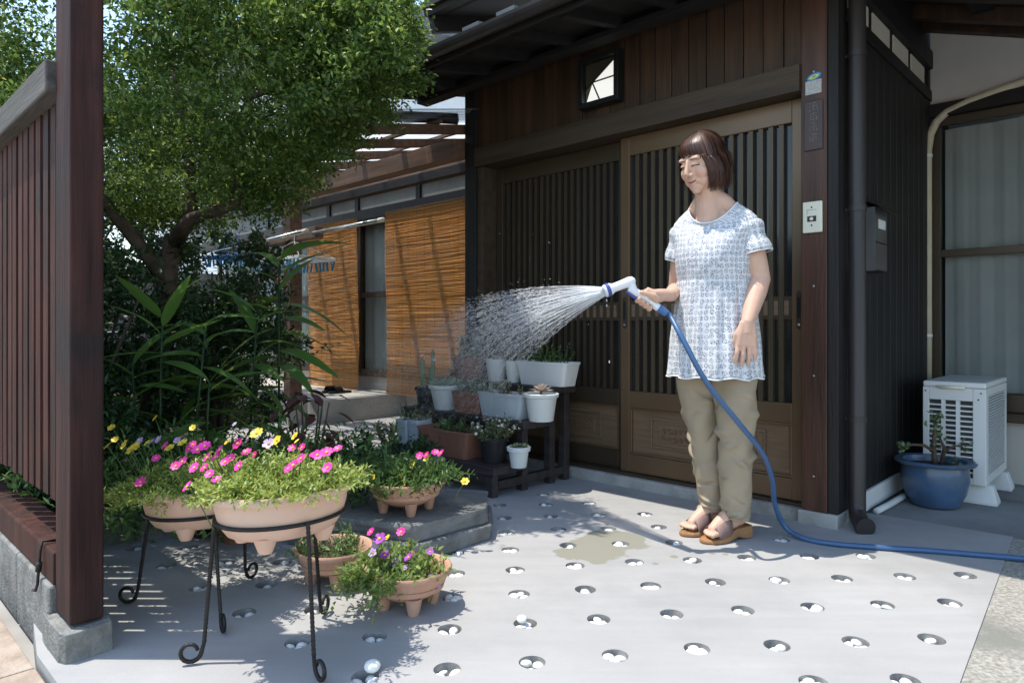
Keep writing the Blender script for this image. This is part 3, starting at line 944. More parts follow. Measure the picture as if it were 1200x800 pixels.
# ================================================================== air conditioner
ac = T('air_conditioner', 'white outdoor air conditioner unit with side grille standing on plastic feet', 'air conditioner', H(.36, .85, 0), ANG)
A0, A1, B0, B1, Z0, Z1 = -.125, .13, 0.0, .56, .085, .53
MB().box(A0 + .01, A1 - .012, B0 + .02, B1, Z0, Z1).obj('body', m_fin, ac)
c = MB(); c.box(A0, A1, B0, B1 + .01, Z1 + .0005, Z1 + .028); c.obj('top_cover', m_whitepl, ac, bevel=.008)
fr = MB()
fr.box(A0, A0 + .026, B0, B0 + .019, Z0, Z1); fr.box(A1 - .052, A1, B0, B0 + .019, Z0, Z1)
fr.box(A0 + .026, A1 - .052, B0, B0 + .019, Z1 - .06, Z1); fr.box(A0 + .026, A1 - .052, B0, B0 + .019, Z0, Z0 + .03)
fr.box(A1 - .0115, A1, B0 + .019, B0 + .06, Z0, Z1); fr.box(A1 - .0115, A1, B1 - .04, B1, Z0, Z1)
fr.box(A1 - .0115, A1, B0 + .06, B1 - .04, Z1 - .035, Z1); fr.box(A1 - .0115, A1, B0 + .06, B1 - .04, Z0, Z0 + .035)
fr.box(A0, A0 + .009, B0 + .019, B1, Z0, Z1)
fr.obj('casing', m_whitepl, ac, bevel=.003)
gr = MB()
u0, u1 = A0 + .026, A1 - .052
for k in (1, 2):
    xx = u0 + (u1 - u0) * k / 3
    gr.box(xx - .008, xx + .008, B0 + .001, B0 + .017, Z0 + .03, Z1 - .06)
nz_ = 15
for k in range(1, nz_):
    zz = Z0 + .03 + (Z1 - Z0 - .09) * k / nz_
    gr.box(u0, u1, B0 + .004, B0 + .014, zz - .0035, zz + .0035)
gr.obj('side_grille', m_whitepl, ac)
lv = MB()
for k in range(30):
    zz = Z0 + .04 + (Z1 - Z0 - .08) * k / 29
    lv.box(A1 - .010, A1 - .001, B0 + .06, B1 - .04, zz - .003, zz + .003)
stuff(lv.obj('front_louvre', m_whitepl, ac))
MB().tube([(-.06, -.012, Z1 + .002), (.05, -.012, Z1 + .002)], .007, 8).obj('lift_handle', m_bellpl, ac, smooth=True)
for yy in (.06, .46):
    f = MB()
    f.loft([[(x, y, z) for (x, y) in ((-.15, yy - .045), (.17, yy - .045), (.17, yy + .045), (-.15, yy + .045))] if z < .03 else [(x, y, z) for (x, y) in ((-.13, yy - .025), (.15, yy - .025), (.15, yy + .025), (-.13, yy + .025))] for z in (-.005, .010, .084)])
    f.obj('foot', m_whitepl, ac, bevel=.004)
for (x, z) in ((A0 + .012, Z1 - .02), (A1 - .02, Z1 - .02), (A1 - .03, Z1 - .05)):
    MB().lathe([(.004, 0), (.003, .002)], 8).obj('screw', m_black, ac, loc=(x, B0 - .0005, z), rot=(R(90), 0, 0))
# refrigerant line in beige wrap, climbing the wall and bending right
pt = [Q(1087, 455, 3.82), Q(1087, 330, 3.82), Q(1087, 215, 3.82), Q(1087, 178, 3.82), Q(1090, 158, 3.82), Q(1097, 143, 3.81), Q(1110, 131, 3.78), Q(1135, 119, 3.71), Q(1165, 108, 3.63), Q(1200, 96, 3.54), Q(1260, 76, 3.40), Q(1330, 60, 3.25)]
cp = MB().tube(pt, .0215, 12)
cpo = one('wrapped_pipe', cp, m_beigepipe, 'beige wrapped refrigerant pipe climbing the wall and bending over the window', 'pipe', base=pt[0], smooth=True)
for i, p in enumerate((Q(1087, 183, 3.82), Q(1087, 393, 3.82))):
    MB().tube([Vector((0, 0, -.008)), Vector((0, 0, .008))], .0245, 12).obj('pipe_clamp', m_whitepl, cpo, loc=p - pt[0])
drain = one('drain_hose', MB().tube([H(.20, .80, .02), H(.19, .6, .02), H(.185, .45, .018), H(.175, .33, .016)], .014, 10), m_whitepl, 'white drain hose lying along the foot of the black wall', 'hose', base=H(.19, .6, 0), smooth=True)

# ================================================================== blinds
def blind(name, x0, x1, z0, z1, label, seed):
    b = T(name, label, 'blind', H((x0 + x1) / 2, MWL - .10, z0), ANG)
    rr = random.Random(seed)
    hw = (x1 - x0) / 2
    mb = MB()
    z = .0
    while z < z1 - z0:
        ph = rr.uniform(0, 6)
        a = rr.uniform(.0008, .0026)
        l0 = -hw + rr.uniform(-.006, .006); l1 = hw + rr.uniform(-.006, .006)
        bow = .012 * math.sin(z * 3.3) 
        pts = [(l0 + (l1 - l0) * t / 7, bow + .003 * math.sin(t * 1.3 + ph), z + a * math.sin(t * 1.6 + ph) + rr.uniform(-.0006, .0006)) for t in range(8)]
        mb.tube(pts, rr.uniform(.0017, .0026), 4, caps=False)
        z += .0049
    stuff(mb.obj('reeds', m_reed, b))
    s_ = MB()
    n = int((x1 - x0) / .11)
    for k in range(n + 1):
        xx = -hw + .02 + (2 * hw - .04) * k / n
        s_.tube([(xx, -.0025 + .012 * math.sin(zz * 3.3), zz) for zz in [(z1 - z0) * t / 16 for t in range(17)]], .0009, 4)
    s_.obj('string', m_string, b)
    MB().box(-hw, hw, -.012, .012, z1 - z0, z1 - z0 + .018).obj('top_bar', m_string, b)
    MB().box(-hw, hw, -.008, .008, -.012, .0).obj('bottom_bar', m_reed, b)
    return b
blind('reed_blind', -4.09, -2.18, .215, 1.85, 'wide orange reed blind hanging beside the black entrance corner', 1)
blind('reed_blind', -5.47, -4.55, .205, 1.85, 'narrower orange reed blind above the black sandals on the stoop', 2)
sl_ = T('sandal_pair', 'pair of black slip-on sandals left on the concrete stoop', 'sandals', H(-4.55, .55, .20), ANG)
for k in (0, 1):
    sd = MB()
    ol = [(-.02, -.11), (.02, -.12), (.042, -.08), (.044, 0), (.036, .08), (.03, .11), (-.03, .11), (-.036, .06), (-.03, -.05)]
    sd.loft([[(x + .11 * k, y, z) for (x, y) in ol] for z in (0, .022)])
    sd.obj('sole', m_black, sl_, bevel=.004)
    stp = MB(); rings = []
    for yy in (-.07, -.03, .01):
        rings.append([(.11 * k + .045 * math.cos(R(a)), yy, .02 + .045 * math.sin(R(a))) for a in range(0, 181, 15)])
    nn = len(rings[0]); b0 = len(stp.v)
    for rg in rings: stp.v += [Vector(p) for p in rg]
    for i in range(2):
        for j in range(nn - 1):
            a = i * nn + j; stp.f.append((a, a + 1, a + nn + 1, a + nn))
    stp.obj('strap', m_black, sl_, smooth=True)

# ================================================================== pergola
pg = T('pergola', 'brown timber pergola with pale translucent roof panels beside the entrance', 'pergola', H(-4.2, -.05, 0), ANG)
O = -4.2
def pb(name, mat, x0, x1, y0, y1, z0, z1, bevel=.003):
    return MB().box(x0 - O, x1 - O, y0 + .05, y1 + .05, z0, z1).obj(name, mat, pg, bevel=bevel)
pb('post_base', m_stoop, -4.29, -4.11, -.14, .04, -.06, .20, .01)
pb('post', m_perg, -4.255, -4.145, -.105, .005, .2005, 1.865, .004)
pb('front_beam', m_perg, -4.40, -2.105, -.10, -.005, 1.867, 1.985, .004)
pb('post_cap', m_perg, -4.27, -4.13, -.12, .02, 1.986, 2.04, .004)
pb('wall_plate', m_perg, -6.2, -2.105, MWL - .10, MWL - .035, 2.12, 2.20, .003)
pb('cross_rail', m_eave, -5.4, -2.105, .40, .47, 1.93, 2.0, .003)
m_pan = bpy.data.materials.new('clear_corrugated'); m_pan.use_nodes = True
nt = m_pan.node_tree
tr = nt.nodes.new('ShaderNodeBsdfTransparent'); tr.inputs[0].default_value = (.93, .94, .93, 1)
tl_ = nt.nodes.new('ShaderNodeBsdfTranslucent'); tl_.inputs[0].default_value = (.85, .85, .82, 1)
mx = nt.nodes.new('ShaderNodeMixShader'); mx.inputs[0].default_value = .30
nt.links.new(tr.outputs[0], mx.inputs[1]); nt.links.new(tl_.outputs[0], mx.inputs[2]); nt.links.new(mx.outputs[0], nt.nodes['Material Output'].inputs[0])
xs = [-2.16 - .47 * k for k in range(9)]
for xx in xs:
    MB().beam((xx - O, -.62, 1.935), (xx - O, MWL - .04, 2.235), .045, .055).obj('rafter', m_perg, pg, bevel=.003)
for (yy, zz) in ((-.58, 2.0), (-.2, 2.09), (.25, 2.185), (.7, 2.29)):
    MB().beam((-2.11 - O, yy + .05, zz - .02), (-6.1 - O, yy + .05, zz - .02), .025, .02).obj('batten', m_perg, pg)
for k in range(8):
    x1 = xs[k] + .20; x0 = xs[k + 1] + .22
    V = []; F = []
    nn = 24
    for j, (yy, zz) in enumerate(((-.70, 2.0), (MWL - .02, 2.37))):
        for i in range(nn + 1):
            V.append((x0 + (x1 - x0) * i / nn - O, yy + .05, zz + .008 * math.sin(i * 2 * math.pi / 4)))
    for i in range(nn): F.append((i, i + 1, i + nn + 2, i + nn + 1))
    link('roof_panel', np_mesh('roof_panel', V, F, True), pg, m_pan)
# arms that carry the laundry poles
for (yy, dz) in ((-.125, 0),):
    arm = MB()
    arm.box(-4.9 - O, -3.62 - O, yy - .055 + .05, yy + .018 + .05, 1.50, 1.585)
    arm.obj('pole_arm', m_perg, pg, bevel=.004)
    br = MB().beam((-4.62 - O, -.08, 1.50), (-4.25 - O, -.08, 1.16), .06, .06); br.obj('brace', m_perg, pg)
m_pole = M('steel_pole', (.62, .62, .58), .25, metal=.8)
for (a, b, lab) in ((Q(255, 295, 5.9), Q(357, 271, 5.05), 'silver laundry pole resting on the outer end of the pergola arm'), (Q(367, 273, 5.25), Q(446, 258, 4.7), 'silver laundry pole resting on the inner end of the pergola arm')):
    mb = MB().tube([a, b], .014, 10)
    po = one('laundry_pole', mb, m_pole, lab, 'pole', base=a, smooth=True)
    d = (b - a).normalized()
    MB().tube([b - a - d * .02, b - a + d * .03], .017, 10).obj('end_cap', m_bellpl, po, smooth=True)
# peg hangers
def hanger(name, c, lx, ly, mat, pmat, label, seed, rz):
    h = T(name, label, 'laundry hanger', c, rz)
    f = MB()
    for (u0, u1, v0, v1) in ((-lx, lx, -ly, -ly + .014), (-lx, lx, ly - .014, ly), (-lx, -lx + .014, -ly, ly), (lx - .014, lx, -ly, ly), (-.007, .007, -ly, ly), (-lx, lx, -.007, .007)):
        f.box(u0, u1, v0, v1, 0, .024)
    f.obj('frame', mat, h, bevel=.003)
    cd = MB()
    for (u, v) in ((-lx, -ly), (lx, -ly), (lx, ly), (-lx, ly)):
        cd.tube([(u * .95, v * .95, .02), (0, 0, .16)], .002, 4)
    cd.tube([(0, 0, .16), (0, 0, .22), (.02, 0, .245), (.035, 0, .235)], .004, 6)
    cd.obj('cord', mat, h)
    rr = random.Random(seed)
    pm = MB().box(-.007, .007, -.005, .005, -.072, -.002).mesh('peg')
    n = 13
    for k in range(n):
        for vv in (-ly + .007, ly - .007):
            link('peg', pm, h, pmat, loc=(-lx + .02 + (2 * lx - .04) * k / (n - 1) + rr.uniform(-.006, .006), vv, 0), rot=(rr.uniform(-.25, .25), rr.uniform(-.25, .25), rr.uniform(-.6, .6)))
    return h
hanger('peg_hanger', Q(345, 307, 5.35), .31, .17, m_hangwhite, m_peg, 'white laundry peg hanger with a row of blue pegs', 4, ANG + .1)
hanger('peg_hanger', Q(280, 303, 5.9), .30, .16, M('blue_hanger', (.10, .20, .50), .5), m_peg, 'blue laundry peg hanger half hidden by the tree', 6, ANG + .1)
# eave downpipe elbow over the pergola
pp = [H(-2.75, -.45, 2.42), H(-2.75, -.45, 2.24), H(-2.73, -.44, 2.20), H(-2.68, -.42, 2.185), H(-2.13, -.05, 2.12)]
one('gutter_outlet', MB().tube(pp, .034, 12), m_gutter, 'dark rain pipe with elbow running above the pergola beam', 'pipe', base=pp[0], smooth=True)

# ================================================================== neighbour
nb_ = T('neighbour_house', 'white clapboard neighbouring house behind the tree and pergola', 'house', H(-11.0, 1.0, 0), ANG)
m_nw = M('white_siding', (0.74, 0.75, 0.76), .7, var=.04)
MB().box(-6, 3.0, 2.0, 9, -.06, 5.4).obj('wall', m_nw, nb_)
for k in range(26):
    MB().box(-6.02, 3.02, 1.965, 1.998, .15 + k * .2, .15 + k * .2 + .19).obj('siding_board', m_nw, nb_, bevel=.008)
wn_ = MB().box(.2, 1.7, 1.93, 1.963, 1.0, 2.2).obj('window', m_slat, nb_)
MB().box(.27, 1.63, 1.92, 1.9299, 1.07, 2.13).obj('pane', m_dglass, wn_)
MB().beam((-6.5, 5.2, 5.7), (3.6, 5.2, 5.7), 8.2, .3).obj('roof', m_tile, nb_)
# side boundary wall on the far left
sw = T('boundary_wall', 'grey boundary wall at the back of the garden behind the shrubs', 'wall', H(-8.6, -2.0), ANG)
for j in range(8):
    for k in range(8):
        MB().box(0, .12, k * .4 + (.2 if j % 2 else 0) + .003, k * .4 + .394 + (.2 if j % 2 else 0), -.05 + j * .2, -.05 + j * .2 + .195).obj('block', m_block, sw)
# ================================================================== plant helpers
def sprigs(n_stem, cx, cy, z, ax, ay, rot, stem_len, lean, nl, L, W, seed, droop=0.0, jitter=.5):
    """leafy sprigs rooted on an ellipse; returns arrays of leaves"""
    rg = np.random.default_rng(seed)
    P = []; D = []; N = []; tips = []
    for i in range(n_stem):
        a = rg.uniform(0, 2 * np.pi); q = np.sqrt(rg.uniform(0, 1))
        ex, ey = ax * q * np.cos(a), ay * q * np.sin(a)
        bx = cx + ex * np.cos(rot) - ey * np.sin(rot)
        by = cy + ex * np.sin(rot) + ey * np.cos(rot)
        out = np.array([bx - cx, by - cy, 0.0])
        out = out / (np.linalg.norm(out) + 1e-6) * q
        d = np.array([0, 0, 1.0]) + out * lean + rg.normal(size=3) * .22
        d /= np.linalg.norm(d)
        sl = stem_len * rg.uniform(.6, 1.15)
        p = np.array([bx, by, z])
        for k in range(nl):
            t = (k + 1) / nl
            pos = p + d * sl * t - np.array([0, 0, droop * sl * t * t * q])
            dd = d * .5 + rg.normal(size=3) * jitter + np.array([0, 0, .1])
            P.append(pos); D.append(dd); N.append(rg.normal(size=3) * .4 + np.array([0, 0, 1]))
        tips.append((p + d * sl - np.array([0, 0, droop * sl * q]), d))
    P = np.array(P); n = len(P)
    return (P, np.array(D), np.array(N), L * rg.uniform(.7, 1.25, n), W * rg.uniform(.75, 1.2, n)), tips

def foliage(name, parts, mat, parent):
    P = np.concatenate([p[0] for p in parts]); D = np.concatenate([p[1] for p in parts]); N = np.concatenate([p[2] for p in parts])
    L = np.concatenate([p[3] for p in parts]); W = np.concatenate([p[4] for p in parts])
    return stuff(link(name, leaf_mesh(name, P, D, N, L, W), parent, mat))

def flower_mesh(r, npet, petal, cup=.25, ruffle=.0):
    V = []; F = []; mi = []
    for k in range(npet):
        a = 2 * math.pi * k / npet
        w = math.pi / npet * 1.12
        b = len(V)
        for (q, da, z) in ((.12, 0, 0), (.62, -w, cup * .5), (.98, -w * .6, cup), (1.04, 0, cup * .8), (.98, w * .6, cup), (.62, w, cup * .5), (.6, 0, cup * .38)):
            V.append((r * q * math.cos(a + da), r * q * math.sin(a + da), r * z))
        for t in ((0, 1, 6), (1, 2, 6), (2, 3, 6), (3, 4, 6), (4, 5, 6), (5, 0, 6)):
            F.append((b + t[0], b + t[1], b + t[2])); mi.append(0)
    b = len(V)
    for (q, z) in ((.26, .14), (.16, .26)):
        for k in range(8):
            a = 2 * math.pi * k / 8
            V.append((r * q * math.cos(a), r * q * math.sin(a), r * z))
    V.append((0, 0, r * .3))
    for k in range(8):
        j = (k + 1) % 8
        F += [(b + k, b + j, b + 8 + j), (b + k, b + 8 + j, b + 8 + k), (b + 8 + k, b + 8 + j, b + 16)]
        mi += [1, 1, 1]
    me = np_mesh('flower', V, F, True)
    me.materials.append(petal); me.materials.append(m_flwc)
    me.polygons.foreach_set('material_index', mi)
    return me
FL = {'pink': flower_mesh(.0165, 7, m_pink), 'yellow': flower_mesh(.0165, 6, m_yel), 'purple': flower_mesh(.018, 5, m_purp), 'lilac': flower_mesh(.016, 5, m_lilac), 'white': flower_mesh(.006, 5, m_white, .5)}
def flower(kind, p, d, parent, s=1.0, off=(0, 0, 0)):
    q = Vector(d).normalized().to_track_quat('Z', 'Y')
    o = link('flower', FL[kind], parent, loc=Vector(p) - Vector(off), rot=q.to_euler(), scale=(s, s, s))
    return o
def at_px(x, y, c):
    """direction of the pixel at the distance of c"""
    return Q(x, y, c)

# ================================================================== oval planters on wrought iron tripods
def tripod(label, c, zring, feet, a, b, rot):
    t = T('plant_stand', label, 'plant stand', (c[0], c[1], 0))
    def rp(th, k=1.0):
        x, y = a * k * math.cos(th), b * k * math.sin(th)
        return Vector((x * math.cos(rot) - y * math.sin(rot), x * math.sin(rot) + y * math.cos(rot), zring))
    MB().tube([rp(2 * math.pi * k / 48) for k in range(49)], .0052, 8, caps=False).obj('ring', m_iron, t, smooth=True)
    for (fx, fy) in feet:
        d = Vector((fx - c[0], fy - c[1], 0)); R_ = d.length; d.normalize()
        th = math.atan2(d.y, d.x) - rot
        th = math.atan2(math.sin(th) / b, math.cos(th) / a)
        top = rp(th, 1.035) + Vector((0, 0, .006))
        rc = .026
        xb = R_ - .012
        pts = [top.lerp(d * (xb - .005) + Vector((0, 0, .05)), k / 60) for k in range(61)]
        cx_ = xb + rc
        for k in range(15):
            a_ = R(180 + k * 25)
            q = rc * (1 - .025 * k)
            pts.append(d * (cx_ + q * math.cos(a_)) + Vector((0, 0, rc + .0055 + q * math.sin(a_))))
        rad = [.0046 + (.0012 if k % 2 else 0) for k in range(61)] + [.0056 - .00008 * k for k in range(15)]
        MB().tube(pts, rad, 8).obj('leg', m_iron, t, smooth=True)
    return t

def oval_planter(label, c, zrim, a, b, rot, mat, seed, spec):
    t = T('flower_planter', label, 'planter', (c[0], c[1], zrim - .130))
    h = .165
    pb_ = MB()
    wob = lambda th: 1 + .012 * math.cos(24 * th)
    pb_.lathe([(.66, .016), (.76, .024), (.86, .05), (.91, .085), (.93, .110), (1.02, .112), (1.035, .120), (1.0, .130), (.93, .128), (.90, .115), (.86, .100)], 72, ax=a, ay=b, rot=rot, caps=(True, False), wob=None)
    pb_.obj('bowl', mat, t, smooth=True, auto=50)
    for k in range(4):
        th = rot + R(45 + 90 * k)
        ft = MB()
        ca, sa = math.cos(R(45 + 90 * k)), math.sin(R(45 + 90 * k))
        fx, fy = a * .60 * ca, b * .60 * sa
        x_, y_ = fx * math.cos(rot) - fy * math.sin(rot), fx * math.sin(rot) + fy * math.cos(rot)
        ft.lathe([(.015, -.012), (.019, -.004), (.030, .026)], 14, c=(x_, y_, 0))
        ft.obj('foot', mat, t, smooth=True, auto=40)
    MB().lathe([(.87, .103), (.4, .112), (.01, .116)], 40, ax=a, ay=b, rot=rot, caps=(False, True)).obj('soil', m_soil, t)
    return t
rotp = R(46)
C1 = (-.575, 1.715); C2 = (-.915, 2.03)
tripod('wrought iron scroll tripod carrying the pink-flowered planter at the front', C1, .352, [(-.451, 1.581), (-.766, 1.657), (-.535, 1.929)], .180 * .90, .145 * .90, R(46))
tripod('wrought iron scroll tripod standing behind the front one near the fence post', C2, .285, [(-1.119, 2.012), (-.848, 2.201), (-.779, 1.832)], .180 * .90, .150 * .90, R(46))
p1 = oval_planter('pale terracotta oval planter full of pink moss-rose on an iron stand', C1, .425, .180, .145, rotp, m_terra2, 3, None)
p2 = oval_planter('pale terracotta planter trailing yellow and pink flowers beside the fence post', C2, .358, .180, .150, rotp, m_terra2, 4, None)
def port_mass(par, a, b, rot, z, seed, lean=1.0):
    A, t1 = sprigs(470, 0, 0, z - .02, a * .97, b * .97, rot, .110, lean, 18, .017, .0062, seed, droop=.45, jitter=.75)
    foliage('foliage', [A], l_port, par)
    return t1
port_mass(p1, .155, .122, rotp, .125, 21)
port_mass(p2, .175, .145, rotp, .125, 22, 1.6)
# trailing strands at the left end of p2
A, _ = sprigs(70, -.12, -.06, .11, .08, .08, 0, .10, 2.2, 16, .018, .006, 23, droop=.9, jitter=.7)
foliage('trailing_foliage', [A], l_port, p2)
def fl_px(par, lst, Yc, root, slope=.0):
    rr = random.Random(len(lst))
    sm_ = MB()
    for (kind, x, y, *s) in lst:
        Yv = Yc + rr.uniform(-.02, .02) + (545 - y) * slope
        p = Q(x, y, Yv)
        d = Vector((-.35 + rr.uniform(-.4, .4), -.55 + rr.uniform(-.3, .3), .65))
        flower(kind, p, d, par, (s[0] if s else 1.0) * rr.uniform(.72, .98), root)
        q = p - Vector(root)
        c_ = Vector((q.x * .75, q.y * .75, max(.02, q.z - .11)))
        sm_.tube([c_, q.lerp(c_, .4) + Vector((0, 0, .008)), q], .0013, 4)
    stuff(sm_.obj('flower_stems', l_pet, par))
fl_px(p1, [('pink', 254, 562, 1), ('pink', 240, 548), ('pink', 228, 548), ('pink', 220, 570), ('pink', 246, 555), ('pink', 214, 541), ('pink', 253, 536), ('pink', 264, 541), ('pink', 270, 537), ('pink', 280, 546), ('pink', 338, 549), ('pink', 344, 545), ('pink', 353, 537), ('pink', 384, 548, 1.15), ('pink', 396, 526), ('pink', 383, 530), ('pink', 372, 533), ('pink', 232, 527), ('pink', 240, 523), ('yellow', 348, 517, .6), ('pink', 243, 536), ('pink', 206, 546), ('pink', 258, 527, .8)], 1.655, p1.location, .0035)
fl_px(p2, [('pink', 165, 565, 1.1), ('pink', 183, 537), ('pink', 194, 522), ('yellow', 154, 527, 1.2), ('yellow', 146, 521, 1.1), ('yellow', 199, 525, 1.1), ('yellow', 214, 519, 1.1), ('yellow', 126, 523), ('yellow', 135, 515, .8), ('yellow', 131, 501), ('yellow', 182, 490), ('lilac', 164, 517), ('lilac', 178, 518), ('lilac', 186, 515), ('lilac', 208, 516), ('yellow', 173, 519, .8), ('pink', 226, 521), ('pink', 222, 526), ('yellow', 160, 523)], 1.93, p2.location, .004)

# ground-level bed of petunias in the shade behind the stands
bd = G(255, 610); bd = Vector((-1.17, 2.72, .03))
bp = T('petunia_clump', 'shaded clump of petunias with yellow and magenta flowers behind the planters', 'plant', bd)
A1_, _ = sprigs(420, 0, 0, .05, .62, .42, R(20), .34, .5, 20, .034, .013, 31, droop=.15, jitter=.7)
foliage('foliage', [A1_], l_pet, bp)
fl_px(bp, [('yellow', 301, 508, 1.5), ('yellow', 325, 516, 1.4), ('yellow', 346, 511, 1.2), ('yellow', 267, 518, .9), ('pink', 279, 520, 1.3), ('pink', 289, 530, 1.2), ('lilac', 315, 520, 1.4), ('pink', 343, 525, 1.2), ('pink', 354, 524, 1.2), ('pink', 368, 533, 1.1), ('yellow', 226, 501, .8), ('pink', 298, 533, 1.0), ('lilac', 275, 497, .7)], 2.28, bp.location)

# coleus
cl = T('coleus', 'dark purple-leaved coleus beside the concrete path', 'plant', (-.88, 2.95, 0.03))
rr = random.Random(8)
cm = None
def blade_mesh(name, L, W, n=8, arch=.25, mat=None, fold=.12, taper=1.0):
    V = []; F = []
    for i in range(n + 1):
        t = i / n
        w = W * .5 * (math.sin(math.pi * min(1, t ** .8)) ** .75) * (1 - .15 * t) + (.0015 if i < n else 0)
        x = L * t; z = -arch * L * t * t
        V += [(x, -w, z + w * fold * 2), (x, 0, z), (x, w, z + w * fold * 2)]
    for i in range(n):
        b = 3 * i
        F += [(b, b + 3, b + 4, b + 1), (b + 1, b + 4, b + 5, b + 2)]
    me = np_mesh(name, V, F, True)
    if mat: me.materials.append(mat)
    return me
colm = blade_mesh('leaf', .085, .055, 6, .2, l_coleus)
for k in range(46):
    z = rr.uniform(.05, .52); a = rr.uniform(0, 6.28); r0 = rr.uniform(.0, .14)
    link('leaf', colm, cl, loc=(r0 * math.cos(a), r0 * math.sin(a), z), rot=(rr.uniform(-.4, .4), rr.uniform(.0, .7), a + rr.uniform(-.5, .5)), scale=[rr.uniform(.6, 1.1)] * 3)
sm = MB()
for k in range(6):
    a = k * 1.1
    sm.tube([(0, 0, 0), (.05 * math.cos(a), .05 * math.sin(a), .25), (.09 * math.cos(a), .09 * math.sin(a), .46)], [.006, .005, .003], 6)
sm.obj('stem', m_bark, cl)

# ================================================================== footed terracotta bowls
def bowl(label, c, zb, rx, h, nfeet, mat, ribs=True, name='flower_pot', squat=1.0):
    t = T(name, label, 'flower pot', (c[0], c[1], zb))
    wob = (lambda th: 1 + .010 * math.cos(36 * th)) if ribs else None
    f = .028
    b = MB()
    b.lathe([(.42, f), (.60, f + .012), (.80, f + h * .38), (.93, f + h * .75), (.99, f + h)], 108, ax=rx, ay=rx * squat, caps=(True, False), wob=wob)
    b.obj('bowl', mat, t, smooth=True, auto=60)
    MB().lathe([(.985, f + h - .002), (1.05, f + h), (1.065, f + h + .009), (1.03, f + h + .015), (.95, f + h + .011), (.90, f + h - .02), (.86, f + h - .045)], 72, ax=rx, ay=rx * squat, caps=(False, False)).obj('rim', mat, t, smooth=True, auto=60)
    MB().lathe([(.90, f + h - .03), (.02, f + h - .022)], 40, ax=rx, ay=rx * squat, caps=(False, True)).obj('soil', m_soil, t)
    for k in range(nfeet):
        a = R(20 + 360 * k / nfeet)
        MB().lathe([(.014, 0), (.017, .006), (.022, .032), (.026, .05)], 12, c=(rx * .60 * math.cos(a), rx * squat * .60 * math.sin(a), 0)).obj('foot', mat, t, smooth=True, auto=40)
    return t, f + h
# pot C (low, behind), pot B (front, petunias), pot A (on the stone slabs), pot D (under the stand)
pc = G(381, 690)
tc_, zt_ = bowl('terracotta footed bowl with a single red bud behind the petunia bowl', (pc.x + .01, pc.y + .07), 0, .118, .072, 4, m_terra)
A, tp = sprigs(42, -.02, .0, zt_ - .03, .085, .085, 0, .085, .7, 12, .024, .0075, 41, jitter=.6)
foliage('foliage', [A], l_pet, tc_)
flower('pink', (-.03, -.03, zt_ + .075), (-.2, -.6, .5), tc_, .7)
MB().tube([(-.03, -.03, zt_ - .02), (-.03, -.03, zt_ + .07)], .0016, 5).obj('stem', l_pet, tc_)
pb0 = G(474, 722)
tb_, zb_ = bowl('terracotta footed bowl of trailing purple petunias standing alone in front', (pb0.x + .0, pb0.y + .075), 0, .120, .076, 4, m_terra)
A, _ = sprigs(105, -.045, -.01, zb_ - .03, .085, .09, 0, .13, 1.0, 15, .025, .011, 42, droop=.5, jitter=.7)
Bf, _ = sprigs(35, -.085, -.05, zb_ - .01, .045, .05, 0, .10, 2.0, 13, .023, .010, 43, droop=1.1, jitter=.7)
foliage('foliage', [A, Bf], leafmat('petunia_leaf', (.10, .18, .04), (.24, .31, .09), .3, .5), tb_)
fl_px(tb_, [('purple', 445, 631, 1.1), ('pink', 435, 623, .9), ('pink', 470, 623, .9), ('yellow', 454, 630, .8), ('purple', 451, 650), ('lilac', 462, 658), ('lilac', 440, 640), ('purple', 479, 653), ('purple', 506, 677), ('lilac', 512, 686), ('lilac', 437, 648), ('purple', 504, 646, .8), ('lilac', 475, 665, .8), ('pink', 447, 652, .8)], pb0.y + .02, tb_.location)
# stone slabs
STC = H(-1.10, -1.22)
ss = [(-.38, -.27), (.16, -.335), (.345, -.03), (.27, .25), (-.30, .25)]
def slabthing(label, pts, z0, z1, seed, dx=0):
    rr = random.Random(seed)
    mb = MB(); rings = []
    fine = []
    for i in range(len(pts)):
        a, b = Vector(pts[i]), Vector(pts[(i + 1) % len(pts)])
        for k in range(4): fine.append(a.lerp(b, k / 4))
    for t in (0, .35, .7, 1):
        rings.append([(p.x + dx + rr.uniform(-.006, .006), p.y + rr.uniform(-.006, .006), z0 + (z1 - z0) * t) for p in fine])
    mb.loft(rings)
    o = mb.obj('stone_slab', m_stone, bevel=.006, loc=(STC.x, STC.y, 0), rot=(0, 0, R(-14)))
    tag(o, label, 'stone slab')
slabthing('split grey stone slab lying on the paving under another slab', ss, 0.0, .058, 1)
slabthing('upper grey stone slab carrying the yellow-flowered bowl', [(x * .97 - .01, y * .96 + .015) for (x, y) in ss], .0585, .118, 2)
pa = Q(476, 600, 2.60)
ta_, za_ = bowl('terracotta footed bowl of yellow flowers standing on the stone slabs', (pa.x, 2.60), .1185, .146, .082, 4, m_terra)
A, _ = sprigs(190, 0, 0, za_ - .03, .125, .125, 0, .135, .9, 18, .030, .0085, 44, droop=.3, jitter=.65)
Bf, _ = sprigs(50, -.16, .05, za_ - .0, .08, .09, 0, .13, 1.4, 16, .024, .007, 45, droop=.6, jitter=.65)
Cf, _ = sprigs(22, .13, -.03, za_ - .0, .03, .05, 0, .12, 1.6, 13, .024, .007, 46, droop=.5, jitter=.65)
foliage('foliage', [A, Bf, Cf], l_pet, ta_)
fl_px(ta_, [('yellow', 472, 568, 1.2), ('yellow', 469, 558), ('yellow', 436, 560), ('yellow', 484, 545), ('yellow', 500, 537), ('pink', 492, 534), ('pink', 510, 530, 1.2), ('pink', 517, 531, 1.2), ('yellow', 545, 564, 1.1), ('pink', 500, 533, .9)], 2.50, ta_.location)
